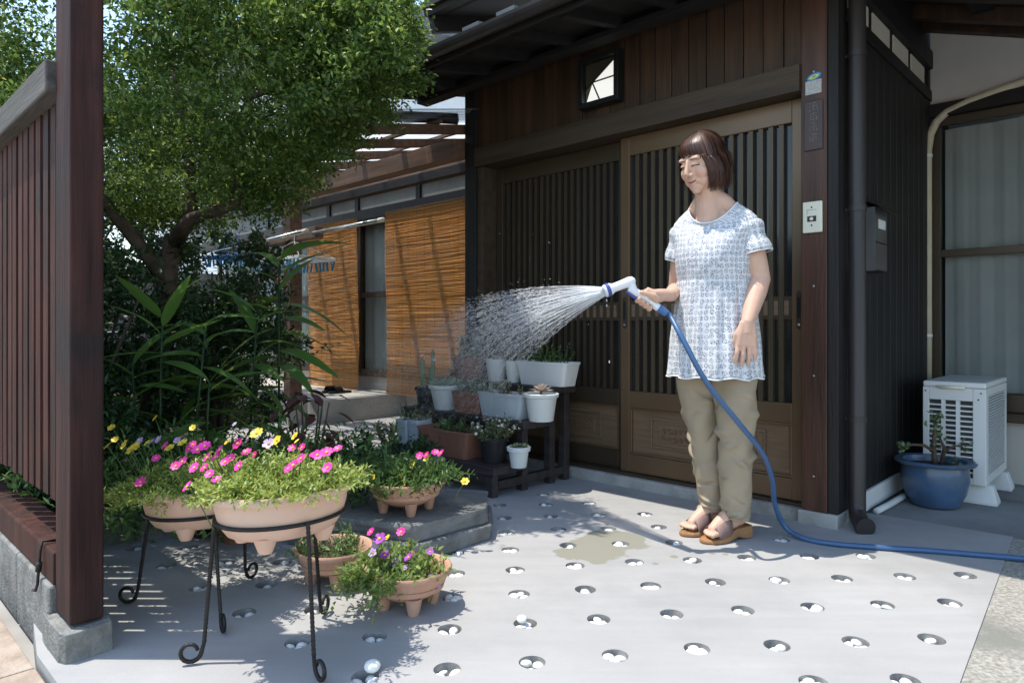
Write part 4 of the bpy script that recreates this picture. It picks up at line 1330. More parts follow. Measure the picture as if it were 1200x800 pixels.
MB().tube([(.10, -.06, za_ - .01), (.15, -.09, za_ + .045), Q(545, 566, 2.49) - Vector(ta_.location)], .0018, 5).obj('stem', l_pet, ta_)
pd_ = G(268, 642)
td_, zd_ = bowl('plain dark terracotta bowl in the shade behind the iron stands', (pd_.x, pd_.y + .10), 0, .135, .125, 0, m_terradk, False)
MB().lathe([(.062, .0), (.058, .03)], 24).obj('base_ring', m_terradk, td_)
A, _ = sprigs(25, 0, 0, zd_ - .03, .1, .1, 0, .10, .8, 10, .03, .011, 47); foliage('foliage', [A], l_dark, td_)
kb = G(231, 631)
kp = T('square_pot', 'dark brown square pot at the end of the edging blocks', 'flower pot', (kb.x, kb.y + .08, 0), ANG)
q_ = MB(); b2 = MB()
b2.loft([q_.rrect(-.075 * f, .075 * f, -.075 * f, .075 * f, zz, .008) for (f, zz) in ((.8, 0), (1, .125), (1.06, .126), (1.06, .145), (.94, .145), (.9, .115))]); b2.obj('pot', m_blackpot, kp, smooth=True, auto=35)
MB().box(-.066, .066, -.066, .066, .1155, .125).obj('soil', m_soil, kp)
A, _ = sprigs(22, 0, 0, .12, .06, .06, 0, .16, .7, 12, .035, .014, 49); foliage('foliage', [A], l_dark, kp)
# grey trough edge behind
gb = H(-1.62, -1.02)
gt_ = T('stone_trough', 'long grey stone trough behind the yellow-flowered bowl', 'trough', (gb.x, gb.y, 0), R(24))
g_ = MB(); g_.box(-.30, .30, -.14, -.10, 0, .20); g_.box(-.30, .30, .10, .14, 0, .20); g_.box(-.30, -.26, -.10, .10, 0, .20); g_.box(.26, .30, -.10, .10, 0, .20); g_.obj('trough_wall', m_stone, gt_, bevel=.008)
MB().box(-.26, .26, -.10, .10, 0.001, .165).obj('soil', m_soil, gt_)
A, _ = sprigs(60, 0, 0, .16, .25, .09, 0, .14, .8, 12, .04, .02, 48); foliage('foliage', [A], l_dark, gt_)

# ================================================================== stepped plant shelf
sh = T('plant_shelf', 'three-step black wooden plant shelf in front of the sliding door', 'shelf', H(-1.22, -.38), ANG)
TIERS = [(-.65, -.44, .15), (-.44, -.23, .345), (-.23, -.03, .505)]
LENS = [-PW(470, 450, -.545)[0] - 1.22, -PW(486, 450, -.335)[0] - 1.22, -PW(514, 450, -.13)[0] - 1.22]
LEN = LENS[2]
for (w0, w1, z), LN in zip(TIERS, LENS):
    for k in range(2):
        a = w0 + (w1 - w0) * k / 2; b = w0 + (w1 - w0) * (k + 1) / 2
        MB().box(-LN, .02, a + .38 + .002, b + .38 - .002, z - .038, z).obj('plank', m_shelf, sh, bevel=.004)
for xx in (-.03, -LEN / 2, -LEN + .05):
    for (w0, w1, z) in TIERS:
        MB().box(xx - .022, xx + .022, w0 + .38 + .02, w0 + .38 + .06, 0, z - .039).obj('leg', m_shelf, sh, bevel=.003)
    MB().box(xx - .0225, xx + .0225, -.05 + .38 - .04, -.05 + .38, 0, .466).obj('leg', m_shelf, sh, bevel=.003)
    MB().box(xx - .019, xx + .019, -.585 + .38, -.055 + .38 - .04, .035, .075).obj('brace', m_shelf, sh, bevel=.003)

def rpot(label, s, w, z, r0, r1, h, mat, rim=True, cat='flower pot'):
    """round pot"""
    p = H(s, w, z + .0005)
    t = T('flower_pot', label, cat, p, ANG)
    b = MB()
    b.lathe([(r0, 0), (r0 + .002, .004), (r1, h)], 32, caps=(True, False)); b.obj('pot', mat, t, smooth=True, auto=40)
    if rim:
        MB().lathe([(r1 - .001, h - .018), (r1 + .006, h - .016), (r1 + .008, h), (r1 + .003, h + .004), (r1 - .006, h + .002), (r1 - .009, h - .03)], 32, caps=(False, False)).obj('rim', mat, t, smooth=True, auto=50)
    else:
        MB().lathe([(r1, h), (r1 - .005, h + .001), (r1 - .008, h - .03)], 32, caps=(False, False)).obj('rim', mat, t, smooth=True, auto=50)
    MB().lathe([(r1 - .006, h - .022), (.002, h - .018)], 24, caps=(False, True)).obj('soil', m_soil, t)
    return t
def tpot(label, s0, s1, w, z, d, h, mat, taper=.86):
    """rectangular trough"""
    p = H((s0 + s1) / 2, w, z + .0005)
    t = T('planter_box', label, 'planter', p, ANG)
    L2 = (s1 - s0) / 2
    b = MB(); q = MB()
    rings = [q.rrect(-L2 * f, L2 * f, -d * f2, d * f2, zz, .02) for (f, f2, zz) in ((taper, taper, 0), (taper + .01, taper + .01, .004), (1, 1, h - .012), (1.02, 1.03, h - .011), (1.025, 1.04, h), (.98, .95, h + .001), (.96, .90, h - .03))]
    b.loft(rings, caps=(True, True)); b.obj('box', mat, t, smooth=True, auto=35)
    MB().box(-L2 * .95, L2 * .95, -d * .88, d * .88, h - .0285, h - .018).obj('soil', m_soil, t)
    return t
def sx(px, w, z=.4): return PW(px, 450, w)[0]
W3, W2, W1 = -.13, -.335, -.545
z1_, z2_, z3_ = .15, .345, .505
# --- top tier
t = tpot('white rectangular planter with green sprigs on the top shelf', sx(613, W3), sx(672, W3), W3, z3_, .065, .125, m_whitepot)
A, _ = sprigs(26, -.03, 0, .10, .09, .04, 0, .10, .8, 14, .022, .008, 51); B_, _ = sprigs(7, .10, 0, .10, .02, .02, 0, .12, .9, 12, .02, .008, 52); foliage('foliage', [A, B_], l_pet, t)
t = rpot('light grey round pot beside the white planter on the top shelf', (sx(595, W3) + sx(613, W3)) / 2 - .01, W3, z3_, .036, .048, .12, m_whitepot, False)
A, _ = sprigs(10, 0, 0, .10, .03, .03, 0, .05, .5, 8, .02, .008, 53); foliage('foliage', [A], l_pet, t)
t = rpot('light grey round pot next to the terracotta pot on the top shelf', (sx(570, W3) + sx(597, W3)) / 2 - .01, W3, z3_, .046, .062, .125, m_whitepot, False)
A, _ = sprigs(14, 0, 0, .10, .04, .04, 0, .05, .5, 8, .02, .008, 54); foliage('foliage', [A], l_succ, t)
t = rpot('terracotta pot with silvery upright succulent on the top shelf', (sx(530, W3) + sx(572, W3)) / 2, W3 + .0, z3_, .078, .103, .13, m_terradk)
def silver(t, n, h, z, r, seed, mat):
    rr = random.Random(seed); P = []; D = []; N = []
    st = MB()
    for k in range(n):
        a = rr.uniform(0, 6.28); q = r * math.sqrt(rr.random())
        b = Vector((q * math.cos(a), q * math.sin(a), z)); l = h * rr.uniform(.5, 1.1)
        d = Vector((rr.uniform(-.3, .3), rr.uniform(-.3, .3), 1)).normalized()
        st.tube([b, b + d * l], .0025, 5)
        m = int(l / .008)
        for j in range(m):
            aa = j * 2.4
            for e in (0, 1):
                pos = b + d * (l * (j + 1) / m)
                P.append(pos); D.append((math.cos(aa + e * 3.1), math.sin(aa + e * 3.1), .5)); N.append((0, 0, 1))
    st.obj('stems', l_olive, t)
    n_ = len(P)
    foliage('foliage', [(np.array(P), np.array(D), np.array(N), np.full(n_, .016), np.full(n_, .012))], mat, t)
silver(t, 26, .15, .11, .075, 1, l_silver)
t = rpot('tiny brown pot beside the terracotta succulent pot', sx(528, W3 - .06), W3 - .03, z3_, .022, .030, .05, m_terradk)
A, _ = sprigs(8, 0, 0, .04, .015, .015, 0, .04, .5, 6, .016, .007, 55); foliage('foliage', [A], l_port, t)
# --- middle tier
t = rpot('white round pot with a pale rosette succulent on the middle shelf', (sx(617, W2) + sx(652, W2)) / 2, W2, z2_, .060, .082, .135, m_whitepot)
def rosette(t, z, r, n, mat, seed, loc=(0, 0)):
    P = []; D = []; N = []; L = []; W = []
    for k in range(n):
        a = k * 2.39996; q = (k + 1) / n
        P.append((loc[0], loc[1], z)); D.append((math.cos(a) * (q + .15), math.sin(a) * (q + .15), 1.15 - q)); N.append((0, 0, 1)); L.append(r * (.45 + .55 * q)); W.append(r * .42 * (.5 + .5 * q))
    return (np.array(P), np.array(D), np.array(N), np.array(L), np.array(W))
foliage('rosette', [rosette(t, .145, .075, 26, None, 1), rosette(t, .165, .04, 16, None, 2)], l_rose, t)
MB().tube([(0, 0, .11), (0, 0, .165)], .006, 6).obj('stem', l_olive, t)
t = tpot('pale blue-grey trough with sprouts on the middle shelf', sx(569, W2), sx(621, W2), W2, z2_, .068, .125, m_greypot)
A, _ = sprigs(16, -.06, 0, .10, .05, .04, 0, .07, .5, 12, .018, .009, 56); B_, _ = sprigs(6, .06, 0, .10, .04, .04, 0, .05, .5, 8, .016, .008, 57); foliage('foliage', [A, B_], l_olive, t)
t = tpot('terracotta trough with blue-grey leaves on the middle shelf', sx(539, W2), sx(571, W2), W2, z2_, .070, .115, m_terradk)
A, _ = sprigs(22, 0, 0, .10, .09, .05, 0, .06, .9, 8, .030, .011, 58); foliage('foliage', [A], l_succ, t)
t = rpot('white round pot brimming with pale frosty leaves on the middle shelf', (sx(504, W2) + sx(544, W2)) / 2, W2, z2_, .068, .098, .135, m_whitepot)
A, _ = sprigs(60, 0, 0, .12, .085, .085, 0, .05, .5, 10, .018, .010, 59); foliage('foliage', [A], l_silver, t)
t = rpot('dark pot of tall thin cactus stems at the end of the shelf', sx(496, W2), W2 + .02, z2_, .048, .062, .11, m_blackpot)
for (x, y, h, r) in ((-.02, -.01, .20, .011), (.04, .02, .25, .010), (.0, .03, .13, .009), (.02, -.03, .10, .008)):
    cb = MB(); cb.lathe([(r * .8, .09), (r, .12), (r * 1.05, .09 + h * .6), (r, .09 + h * .9), (r * .3, .09 + h)], 24, c=(x, y, 0), wob=lambda th: 1 + .14 * math.cos(8 * th))
    cb.obj('cactus_stem', l_succ, t, smooth=True)
flower('white', (-.02, -.01, .295), (0, -.3, 1), t, 2.6)
flower('white', (.055, .02, .27), (.4, -.3, .6), t, 2.0)
# --- low tier
t = rpot('small white pot with a succulent at the front end of the low shelf', (sx(596, W1) + sx(620, W1)) / 2, W1, z1_, .036, .050, .095, m_whitepot)
foliage('rosettes', [rosette(t, .095, .036, 16, None, 1, (x, y)) for (x, y) in ((0, 0), (.025, .01), (-.025, .008), (0, -.025), (.008, .028))], l_succ, t)
t = rpot('black pot of tiny white flowers on the low shelf', (sx(562, W1) + sx(594, W1)) / 2, W1, z1_, .052, .068, .12, m_blackpot)
A, tp = sprigs(60, 0, 0, .10, .06, .06, 0, .12, 1.0, 12, .020, .010, 60); foliage('foliage', [A], l_olive, t)
for (p, d) in tp: flower('white', p, d, t, 1.3)
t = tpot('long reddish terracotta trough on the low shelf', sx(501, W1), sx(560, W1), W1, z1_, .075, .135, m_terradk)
A, _ = sprigs(24, .02, 0, .12, .10, .05, 0, .05, 1.2, 10, .030, .008, 61); foliage('foliage', [A], l_pet, t)
def sqpot(label, s, w, z, a, h, mat):
    t = T('square_pot', label, 'flower pot', H(s, w, z + .0005), ANG)
    q = MB(); b = MB()
    b.loft([q.rrect(-a * f, a * f, -a * f, a * f, zz, .008) for (f, zz) in ((.72, 0), (.98, h - .02), (1.05, h - .019), (1.06, h), (.92, h), (.88, h - .03))]); b.obj('pot', mat, t, smooth=True, auto=35)
    MB().box(-a * .88, a * .88, -a * .88, a * .88, h - .0295, h - .02).obj('soil', m_soil, t)
    return t
t = sqpot('tall blue-grey square pot standing by the terracotta trough', sx(491, W1), W1, z1_, .048, .155, m_greypot)
A, _ = sprigs(12, 0, 0, .13, .03, .03, 0, .11, .6, 9, .025, .009, 62); foliage('foliage', [A], l_olive, t)
t = sqpot('tall blue-grey square pot at the outer end of the low shelf', sx(479, W1), W1 - .01, z1_, .046, .150, m_greypot)
A, _ = sprigs(9, 0, 0, .13, .03, .03, 0, .09, .6, 9, .022, .009, 63); foliage('foliage', [A], l_succ, t)
pe = Q(462, 560, 4.0)
sx0, wx0 = toH(G(462, 549))
t = rpot('low terracotta bowl with wilted plant on the ground past the shelf end', sx0, wx0 + .05, 0.0, .075, .115, .12, m_terradk)
A, _ = sprigs(26, 0, 0, .11, .09, .09, 0, .15, .7, 12, .05, .02, 64); foliage('foliage', [A], l_olive, t)

# blue glazed pot with jade plant by the air conditioner
bpp = G(1103, 596)
t = T('blue_pot', 'large blue glazed pot with a straggly jade plant by the air conditioner', 'flower pot', (bpp.x + .02, bpp.y + .08, 0))
MB().lathe([(.092, 0), (.098, .006), (.125, .06), (.138, .12), (.136, .165), (.132, .185), (.160, .190), (.166, .200), (.158, .208), (.128, .205), (.122, .17)], 48, caps=(True, False)).obj('bowl', m_bluepot, t, smooth=True, auto=50)
MB().lathe([(.124, .178), (.01, .186)], 30, caps=(False, True)).obj('soil', m_soil, t)
stb = MB()
stb.tube([(-.0, 0, .18), (-.005, 0, .26), (.0, .0, .33), (.006, 0, .40)], [.012, .011, .008, .005], 8)
stb.tube([(-.0, 0, .24), (-.06, -.02, .275), (-.12, -.03, .28), (-.165, -.04, .27)], [.008, .007, .006, .004], 7)
stb.tube([(.04, .01, .18), (.045, .0, .26), (.02, 0, .31)], [.010, .008, .005], 7)
stb.tube([(.04, 0, .24), (.09, 0, .27), (.13, 0, .265)], [.007, .005, .003], 7)
stb.obj('stem', m_bark, t, smooth=True)
parts = []
for (x, y, z, n) in ((.004, 0, .40, 26), (-.005, .0, .35, 16), (-.17, -.04, .275, 22), (.13, 0, .27, 12), (.02, 0, .31, 12), (.07, -.02, .20, 14), (-.0, .01, .28, 10)):
    rg = np.random.default_rng(n + int(x * 1000) % 97)
    D = rg.normal(size=(n, 3)) + np.array([0, 0, .5])
    parts.append((np.array([[x, y, z]]) + rg.normal(size=(n, 3)) * .012, D, rg.normal(size=(n, 3)), np.full(n, .024), np.full(n, .017)))
foliage('foliage', parts, leafmat('jade_leaf', (.07, .12, .05), (.16, .22, .10), .1, .4), t)
MB().box(-.05, .06, -.10, -.07, .17, .1755).obj('gravel', m_pebble, t) if False else None
# ================================================================== GARDEN
def limb_tree(mb, base, d, L, r, depth, rr, tips, bend=.35):
    pts = [Vector(base)]
    rad = [r]
    d = Vector(d).normalized()
    n = 6
    for i in range(n):
        d = (d + Vector((rr.uniform(-bend, bend), rr.uniform(-bend, bend), rr.uniform(-.1, .28)))).normalized()
        pts.append(pts[-1] + d * L / n)
        rad.append(r * (1 - .55 * (i + 1) / n))
    mb.tube(pts, rad, 9 if r > .02 else 6)
    if depth == 0:
        tips.append((pts[-1], d)); tips.append((pts[-3], d))
        return
    for k in range(3 if depth > 1 else 4):
        i = rr.choice((3, 4, 5, 6)) if k else 6
        dd = (d + Vector((rr.uniform(-1, 1), rr.uniform(-1, 1), rr.uniform(-.3, .7)))).normalized()
        limb_tree(mb, pts[i], dd, L * rr.uniform(.55, .8), rad[i] * .72, depth - 1, rr, tips, bend)

def crown(par, root, centres, n_per, L, W, mat, seed, name='crown'):
    rg = np.random.default_rng(seed)
    P = []; D = []; N = []
    for (c, r) in centres:
        n = int(n_per * rg.uniform(.7, 1.2))
        # short twigs inside each clump, leaves along them
        nt_ = max(3, n // 9)
        td = rg.normal(size=(nt_, 3)); td[:, 2] = np.abs(td[:, 2]) * .5 + td[:, 2] * .35; td = unit(td)
        t0 = np.asarray(c) + rg.normal(size=(nt_, 3)) * r * .25
        for k in range(nt_):
            m = 9
            u = np.linspace(.25, 1, m)[:, None]
            pos = t0[k] + td[k] * r * u * rg.uniform(.6, 1.15) + rg.normal(size=(m, 3)) * .012
            P.append(pos)
            dd = td[k] * .6 + rg.normal(size=(m, 3)) * .7
            D.append(dd)
            N.append(np.array([0, 0, 1.0]) + rg.normal(size=(m, 3)) * .55)
    P = np.concatenate(P) - np.asarray(root); D = np.concatenate(D); N = np.concatenate(N)
    n = len(P)
    me = leaf_mesh(name, P, D, N, L * rg.uniform(.7, 1.3, n), W * rg.uniform(.75, 1.2, n))
    return stuff(link(name, me, par, mat))

rr = random.Random(12)
tb = Vector((-2.02, 3.75, .03))
tree = T('evergreen_tree', 'broad small-leaved evergreen tree spreading over the garden and fence', 'tree', tb)
trunk = MB()
tr_pts = [tb, Q(190, 400, 3.72), Q(196, 320, 3.66), Q(203, 280, 3.62)]
trunk.tube([p - tb for p in tr_pts], [.075, .062, .052, .046], 12)
trunk.tube([p - tb for p in (Q(203, 285, 3.62), Q(222, 258, 3.5), Q(250, 248, 3.4), Q(275, 240, 3.35), Q(282, 205, 3.32), Q(286, 160, 3.3), Q(292, 110, 3.3))], [.040, .034, .031, .028, .024, .019, .012], 10)
trunk.tube([p - tb for p in (Q(203, 285, 3.62), Q(225, 245, 3.6), Q(222, 190, 3.55), Q(212, 130, 3.5), Q(200, 60, 3.5))], [.036, .032, .027, .02, .012], 10)
trunk.tube([p - tb for p in (Q(280, 210, 3.32), Q(268, 180, 3.34), Q(255, 150, 3.36), Q(245, 110, 3.4))], [.018, .015, .012, .008], 8)
trunk.tube([p - tb for p in (Q(196, 330, 3.66), Q(150, 270, 3.5), Q(90, 200, 3.3), Q(30, 100, 3.1))], [.040, .034, .026, .014], 10)
trunk.tube([p - tb for p in (Q(292, 115, 3.3), Q(360, 90, 3.2), Q(430, 75, 3.15), Q(500, 98, 3.1))], [.014, .012, .009, .004], 8)
trunk.obj('trunk', m_bark, tree, smooth=True)
cen = []
for i in range(820):
    for _ in range(40):
        u = Vector((rr.gauss(0, 1), rr.gauss(0, 1), rr.gauss(0, 1))).normalized()
        q = rr.uniform(.45, 1.0) ** .5
        p = Vector((-1.80 + 1.28 * u.x * q, 3.50 + 1.12 * u.y * q, 2.08 + 0.76 * u.z * q))
        px = 600 + FPX * p.x / p.y; py = HZ - (p.z - CAM_H) * FPX / p.y
        # crown outline seen in the photograph: lower right edge rises to the right
        lim = 330 if px < 190 else (330 - (px - 190) * .22 if px < 330 else (299 - (px - 330) * 1.35 if px < 420 else 175 - (px - 420) * .9))
        # branches of the crown hang lower on the street side but not into the pergola view
        if p.y < 2.2: continue
        if p.z < 3.4 and py > lim - 26: continue
        if px > 470 and py > 40: continue
        gap = math.sin(p.x * 5.1 + 1.3) * math.sin(p.y * 4.3 + .4) * math.sin(p.z * 6.2 + 2.1)
        if gap > .22: continue
        break
    else:
        continue
    cen.append((tuple(p), rr.uniform(.12, .19)))
for (x, y, Y, r) in ((455, 60, 3.1, .10), (470, 40, 3.1, .10), (480, 85, 3.1, .07), (440, 95, 3.1, .10), (495, 97, 3.1, .045), (465, 97, 3.1, .06), (430, 128, 3.15, .08), (455, 140, 3.15, .06), (400, 150, 3.2, .12), (385, 180, 3.2, .12), (360, 205, 3.25, .13), (330, 235, 3.3, .13), (300, 255, 3.3, .12), (478, 15, 3.1, .08)):
    cen.append((tuple(Q(x, y, Y)), r))
# loose sunlit sprays along the right side of the crown
for i in range(60):
    x = rr.uniform(330, 490); y = rr.uniform(-10, 60 + (490 - x) * .75)
    cen.append((tuple(Q(x, y, rr.uniform(2.75, 3.15))), rr.uniform(.05, .10)))
crown(tree, tb, cen, 190, .029, .0145, l_tree, 77)

# dark shrubs filling the bed
def shrub(label, c, rx, ry, h, n, per, L, W, mat, seed, cat='shrub'):
    t = T('shrub', label, cat, (c[0], c[1], .03))
    r2 = random.Random(seed)
    cs = []
    for i in range(n):
        u = Vector((r2.gauss(0, 1), r2.gauss(0, 1), r2.gauss(0, 1))).normalized() * (r2.random() ** .4)
        cs.append(((c[0] + u.x * rx, c[1] + u.y * ry, .03 + h * .52 + u.z * h * .48), r2.uniform(.10, .16)))
    crown(t, (c[0], c[1], .03), cs, per, L, W, mat, seed, 'foliage')
    s = MB(); 
    for k in range(5):
        a = k * 1.26
        s.tube([(0, 0, -.02), (.08 * math.cos(a), .08 * math.sin(a), h * .4), (rx * .5 * math.cos(a), ry * .5 * math.sin(a), h * .8)], [.014, .011, .005], 7)
    s.obj('stem', m_bark, t, smooth=True)
    return t
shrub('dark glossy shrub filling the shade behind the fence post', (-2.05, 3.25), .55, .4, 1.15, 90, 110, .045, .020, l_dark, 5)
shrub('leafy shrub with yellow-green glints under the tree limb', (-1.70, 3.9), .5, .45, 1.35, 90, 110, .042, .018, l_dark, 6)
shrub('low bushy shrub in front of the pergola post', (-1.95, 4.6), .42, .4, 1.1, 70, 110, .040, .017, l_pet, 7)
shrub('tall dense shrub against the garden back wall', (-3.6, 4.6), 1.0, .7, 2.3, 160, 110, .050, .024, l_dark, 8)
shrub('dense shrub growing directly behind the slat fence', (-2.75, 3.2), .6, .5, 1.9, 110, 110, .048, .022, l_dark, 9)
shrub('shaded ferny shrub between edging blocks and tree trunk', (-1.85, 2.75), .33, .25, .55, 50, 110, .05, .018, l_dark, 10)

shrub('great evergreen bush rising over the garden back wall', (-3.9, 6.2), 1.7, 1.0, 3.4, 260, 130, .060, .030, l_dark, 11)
# ginger-like plants with long leaves: every leaf a part
gm = [blade_mesh('leaf', .31, .064, 10, a, l_big) for a in (.25, .5, .8)]
gs = [blade_mesh('leaf', .25, .054, 8, a, l_big) for a in (.05, .2, .4)]
def ginger(label, base, h, lean, n, seed, meshes, z0=.35, top=True, sc=1.0, az=None):
    t = T('ginger_plant', label, 'plant', base)
    r3 = random.Random(seed)
    tip = Vector((lean[0], lean[1], h))
    MB().tube([(0, 0, -.03), tip * .5 + Vector((0, 0, .02)), tip], [.008, .0065, .004], 8).obj('stem', l_dark, t, smooth=True)
    for k in range(n):
        q = z0 + (1 - z0) * k / (n - 1)
        p = tip * q
        a = (az if az is not None else 0) + (math.pi if k % 2 else 0) + r3.uniform(-.75, .75)
        pitch = R(r3.uniform(-25, 12)) if q < .85 else R(r3.uniform(-65, -35))
        link('leaf', r3.choice(meshes), t, loc=p, rot=(r3.uniform(-.5, .5), pitch, a), scale=[sc * r3.uniform(.75, 1.1)] * 3)
    return t
gp = Q(327, 495, 3.55)
ginger('tall ginger plant with long drooping leaves before the pergola post', (gp.x, 3.55, .03), 1.13, (.0, .0), 19, 1, gm, .38, sc=1.0, az=R(-8))
ginger('ginger plant raising bright upright leaves under the tree', (Q(178, 400, 2.9).x, 2.95, .03), .86, (.02, 0), 9, 2, gs, .65, sc=1.15, az=R(10))
ginger('ginger plant with broad leaves beside the shaded shrub', (Q(215, 400, 3.0).x, 3.05, .03), .80, (.10, -.05), 11, 3, gm, .4, sc=.9, az=R(-10))
ginger('low ginger plant with arching leaves over the petunias', (Q(235, 420, 2.95).x, 2.98, .03), .55, (.06, -.08), 10, 4, gm, .3, sc=.85, az=R(5))
ginger('ginger plant leaning towards the blinds', (Q(285, 420, 3.35).x, 3.4, .03), .85, (.05, 0), 12, 5, gm, .35, sc=.95, az=R(0))
ginger('ginger plant tucked against the fence post', (Q(140, 420, 2.8).x, 2.95, .03), .62, (-.03, 0), 9, 6, gs, .35, sc=1.2, az=R(20))
# ================================================================== PERSON
PR = Vector((.80, 2.66, 0))
person = T('person', 'woman in patterned white tunic and khaki trousers watering plants with a hose', 'person', PR)
lx_ = Vector((.788, -.616, 0)); fx_ = Vector((-.616, -.788, 0))
TC = Vector((.78, 2.62, 0))          # torso axis
# ---- skin and cloth materials
m_skin = bpy.data.materials.new('skin'); m_skin.use_nodes = True
nt = m_skin.node_tree; b_ = nt.nodes['Principled BSDF']
at = nt.nodes.new('ShaderNodeAttribute'); at.attribute_name = 'tint'
nz = nt.nodes.new('ShaderNodeTexNoise'); nz.inputs['Scale'].default_value = 35
tcn = nt.nodes.new('ShaderNodeTexCoord'); nt.links.new(tcn.outputs['Object'], nz.inputs['Vector'])
mrn = nt.nodes.new('ShaderNodeMapRange'); mrn.inputs[3].default_value = .9; mrn.inputs[4].default_value = 1.08
nt.links.new(nz.outputs['Fac'], mrn.inputs[0])
hv = nt.nodes.new('ShaderNodeHueSaturation'); nt.links.new(mrn.outputs[0], hv.inputs['Value']); nt.links.new(at.outputs['Color'], hv.inputs['Color'])
nt.links.new(hv.outputs[0], b_.inputs['Base Color'])
b_.inputs['Roughness'].default_value = .5
b_.inputs['Subsurface Weight'].default_value = .12
b_.inputs['Subsurface Radius'].default_value = (.012, .005, .003)
b_.inputs['Specular IOR Level'].default_value = .35

# ---- head frame
HC = Q(822, 191, 2.575)
F3 = Vector((-.84, -.54, -.38)).normalized()
ya = -F3
xa = ya.cross(Vector((0, 0, 1))).normalized()
za = xa.cross(ya)
HM = Matrix((xa, ya, za)).transposed().to_4x4() @ Matrix.Scale(.93, 4); HM.translation = HC
# slight head tilt
sk = MB()
def hp(p): return HM @ Vector(p)
def he(c, r, n=22, m=14): sk.ell(c, r, n, m, HM)
he((0, .012, .032), (.070, .088, .078))
he((0, -.028, -.018), (.060, .056, .084))
he((0, -.030, -.062), (.050, .050, .042))
he((0, -.066, -.096), (.020, .018, .016))
he((0, -.058, -.082), (.034, .026, .022))
for s in (-1, 1):
    he((s * .036, -.056, -.028), (.026, .024, .030))
    he((s * .030, -.052, -.058), (.024, .024, .028))
    he((s * .028, -.064, .030), (.026, .015, .011))
    he((s * .029, -.070, .008), (.0165, .0125, .0095))
    he((s * .0105, -.090, -.030), (.0085, .010, .0075))
    he((s * .070, .012, -.010), (.010, .020, .030))
    he((s * .023, -.072, -.057), (.013, .010, .012))
sk.tube([hp((0, -.074, .028)), hp((0, -.086, .006)), hp((0, -.098, -.016)), hp((0, -.1015, -.028))], [.007, .0078, .0098, .0105], 12)
he((0, -.083, -.054), (.020, .0095, .0055))
he((0, -.0815, -.0665), (.017, .0095, .0065))
he((0, -.076, -.045), (.022, .011, .012))
# neck
nb0 = Vector((.765, 2.618, 1.24)); 
sk.tube([nb0 - Vector((0, 0, .05)), nb0, Vector((.752, 2.61, 1.30)), Vector((.742, 2.60, 1.35)), HC + Vector((.012, .012, -.02))], [.075, .062, .051, .048, .05], 18)
for s in (-1, 1):
    sk.tube([Vector((.750, 2.608, 1.335)), Vector((.765, 2.616, 1.285)) + lx_ * (s * .045), Vector((.772, 2.62, 1.245)) + lx_ * (s * .085)], [.030, .036, .030], 14)
# chest and torso (under the clothes)
rings = []
for (z, a, b, f) in ((.70, .10, .08, 0), (.75, .135, .105, 0), (.90, .118, .095, 0), (1.0, .118, .09, .0), (1.09, .130, .098, .008), (1.16, .140, .085, .008), (1.20, .122, .066, .0), (1.23, .09, .055, 0), (1.26, .06, .05, 0)):
    rings.append([TC + lx_ * (a * math.cos(t)) + fx_ * (b * math.sin(t) + f) + Vector((0, 0, z)) for t in [2 * math.pi * k / 36 for k in range(36)]])
sk.loft(rings)
# arms
SLt = TC + lx_ * .126 + Vector((0, 0, 1.175)); SRt = TC - lx_ * .126 + Vector((0, 0, 1.175))
EL = Vector((.918, 2.525, .992)); WL_ = Q(876, 378, 2.445)
sk.tube([SLt, SLt.lerp(EL, .3), SLt.lerp(EL, .7), EL, EL.lerp(WL_, .3), EL.lerp(WL_, .7), WL_, WL_ + Vector((-.002, -.001, -.04))], [.040, .044, .041, .037, .037, .030, .0235, .021], 18)
ER = Vector((.672, 2.775, .965)); WR_ = Q(785, 346, 2.585)
sk.ell(ER, (.037, .037, .037)); sk.ell(EL, (.037, .037, .037))
sk.tube([SRt, SRt.lerp(ER, .5), ER, ER.lerp(WR_, .3), ER.lerp(WR_, .7), WR_], [.040, .041, .037, .036, .030, .0245], 18)
# left hand hanging, back of the hand to the camera
hdn = Vector((-.06, -.02, -1)).normalized()
hsd = Vector((1, -.10, -.06)).normalized()           # towards the little finger side (image right)
hn = hdn.cross(hsd).normalized()                      # out of the back of the hand
if hn.y > 0: hn = -hn
hc = WL_ + hdn * .045
for (u, v, r) in ((-.016, .0, .017), (.0, .0, .0175), (.016, .0, .016), (-.018, .030, .0155), (.0, .034, .016), (.018, .028, .0145)):
    pass
for k in range(4):
    u = (-.026, -.009, .009, .025)[k]
    sk.tube([WL_ + hsd * u * .45, hc + hsd * u * .85, hc + hsd * u + hdn * .038], [.017, .0155, .0118], 12)
for k in range(4):
    u = (-.029, -.010, .010, .028)[k]; ln = (.066, .074, .068, .052)[k]; fan = (-.10, -.02, .05, .14)[k]
    b = hc + hsd * u + hdn * .036
    d1 = (hdn + hsd * fan + hn * .12).normalized()
    d2 = (hdn + hsd * fan * .7 - hn * .25).normalized()
    d3 = (hdn + hsd * fan * .4 - hn * .60).normalized()
    p1_ = b + d1 * ln * .42; p2_ = p1_ + d2 * ln * .33; p3_ = p2_ + d3 * ln * .28
    sk.tube([b - d1 * .01, b + d1 * ln * .2, p1_, p2_, p3_, p3_ + d3 * .004], [.0095, .0085, .0086, .0076, .0066, .003], 12)
tb0 = WL_ + hdn * .022 - hsd * .020
sk.tube([tb0, tb0 + hdn * .024 - hsd * .014 + hn * -.004, tb0 + hdn * .048 - hsd * .018 - hn * .010, tb0 + hdn * .070 - hsd * .014 - hn * .014, tb0 + hdn * .074 - hsd * .013 - hn * .015], [.014, .0125, .0098, .0075, .003], 12)
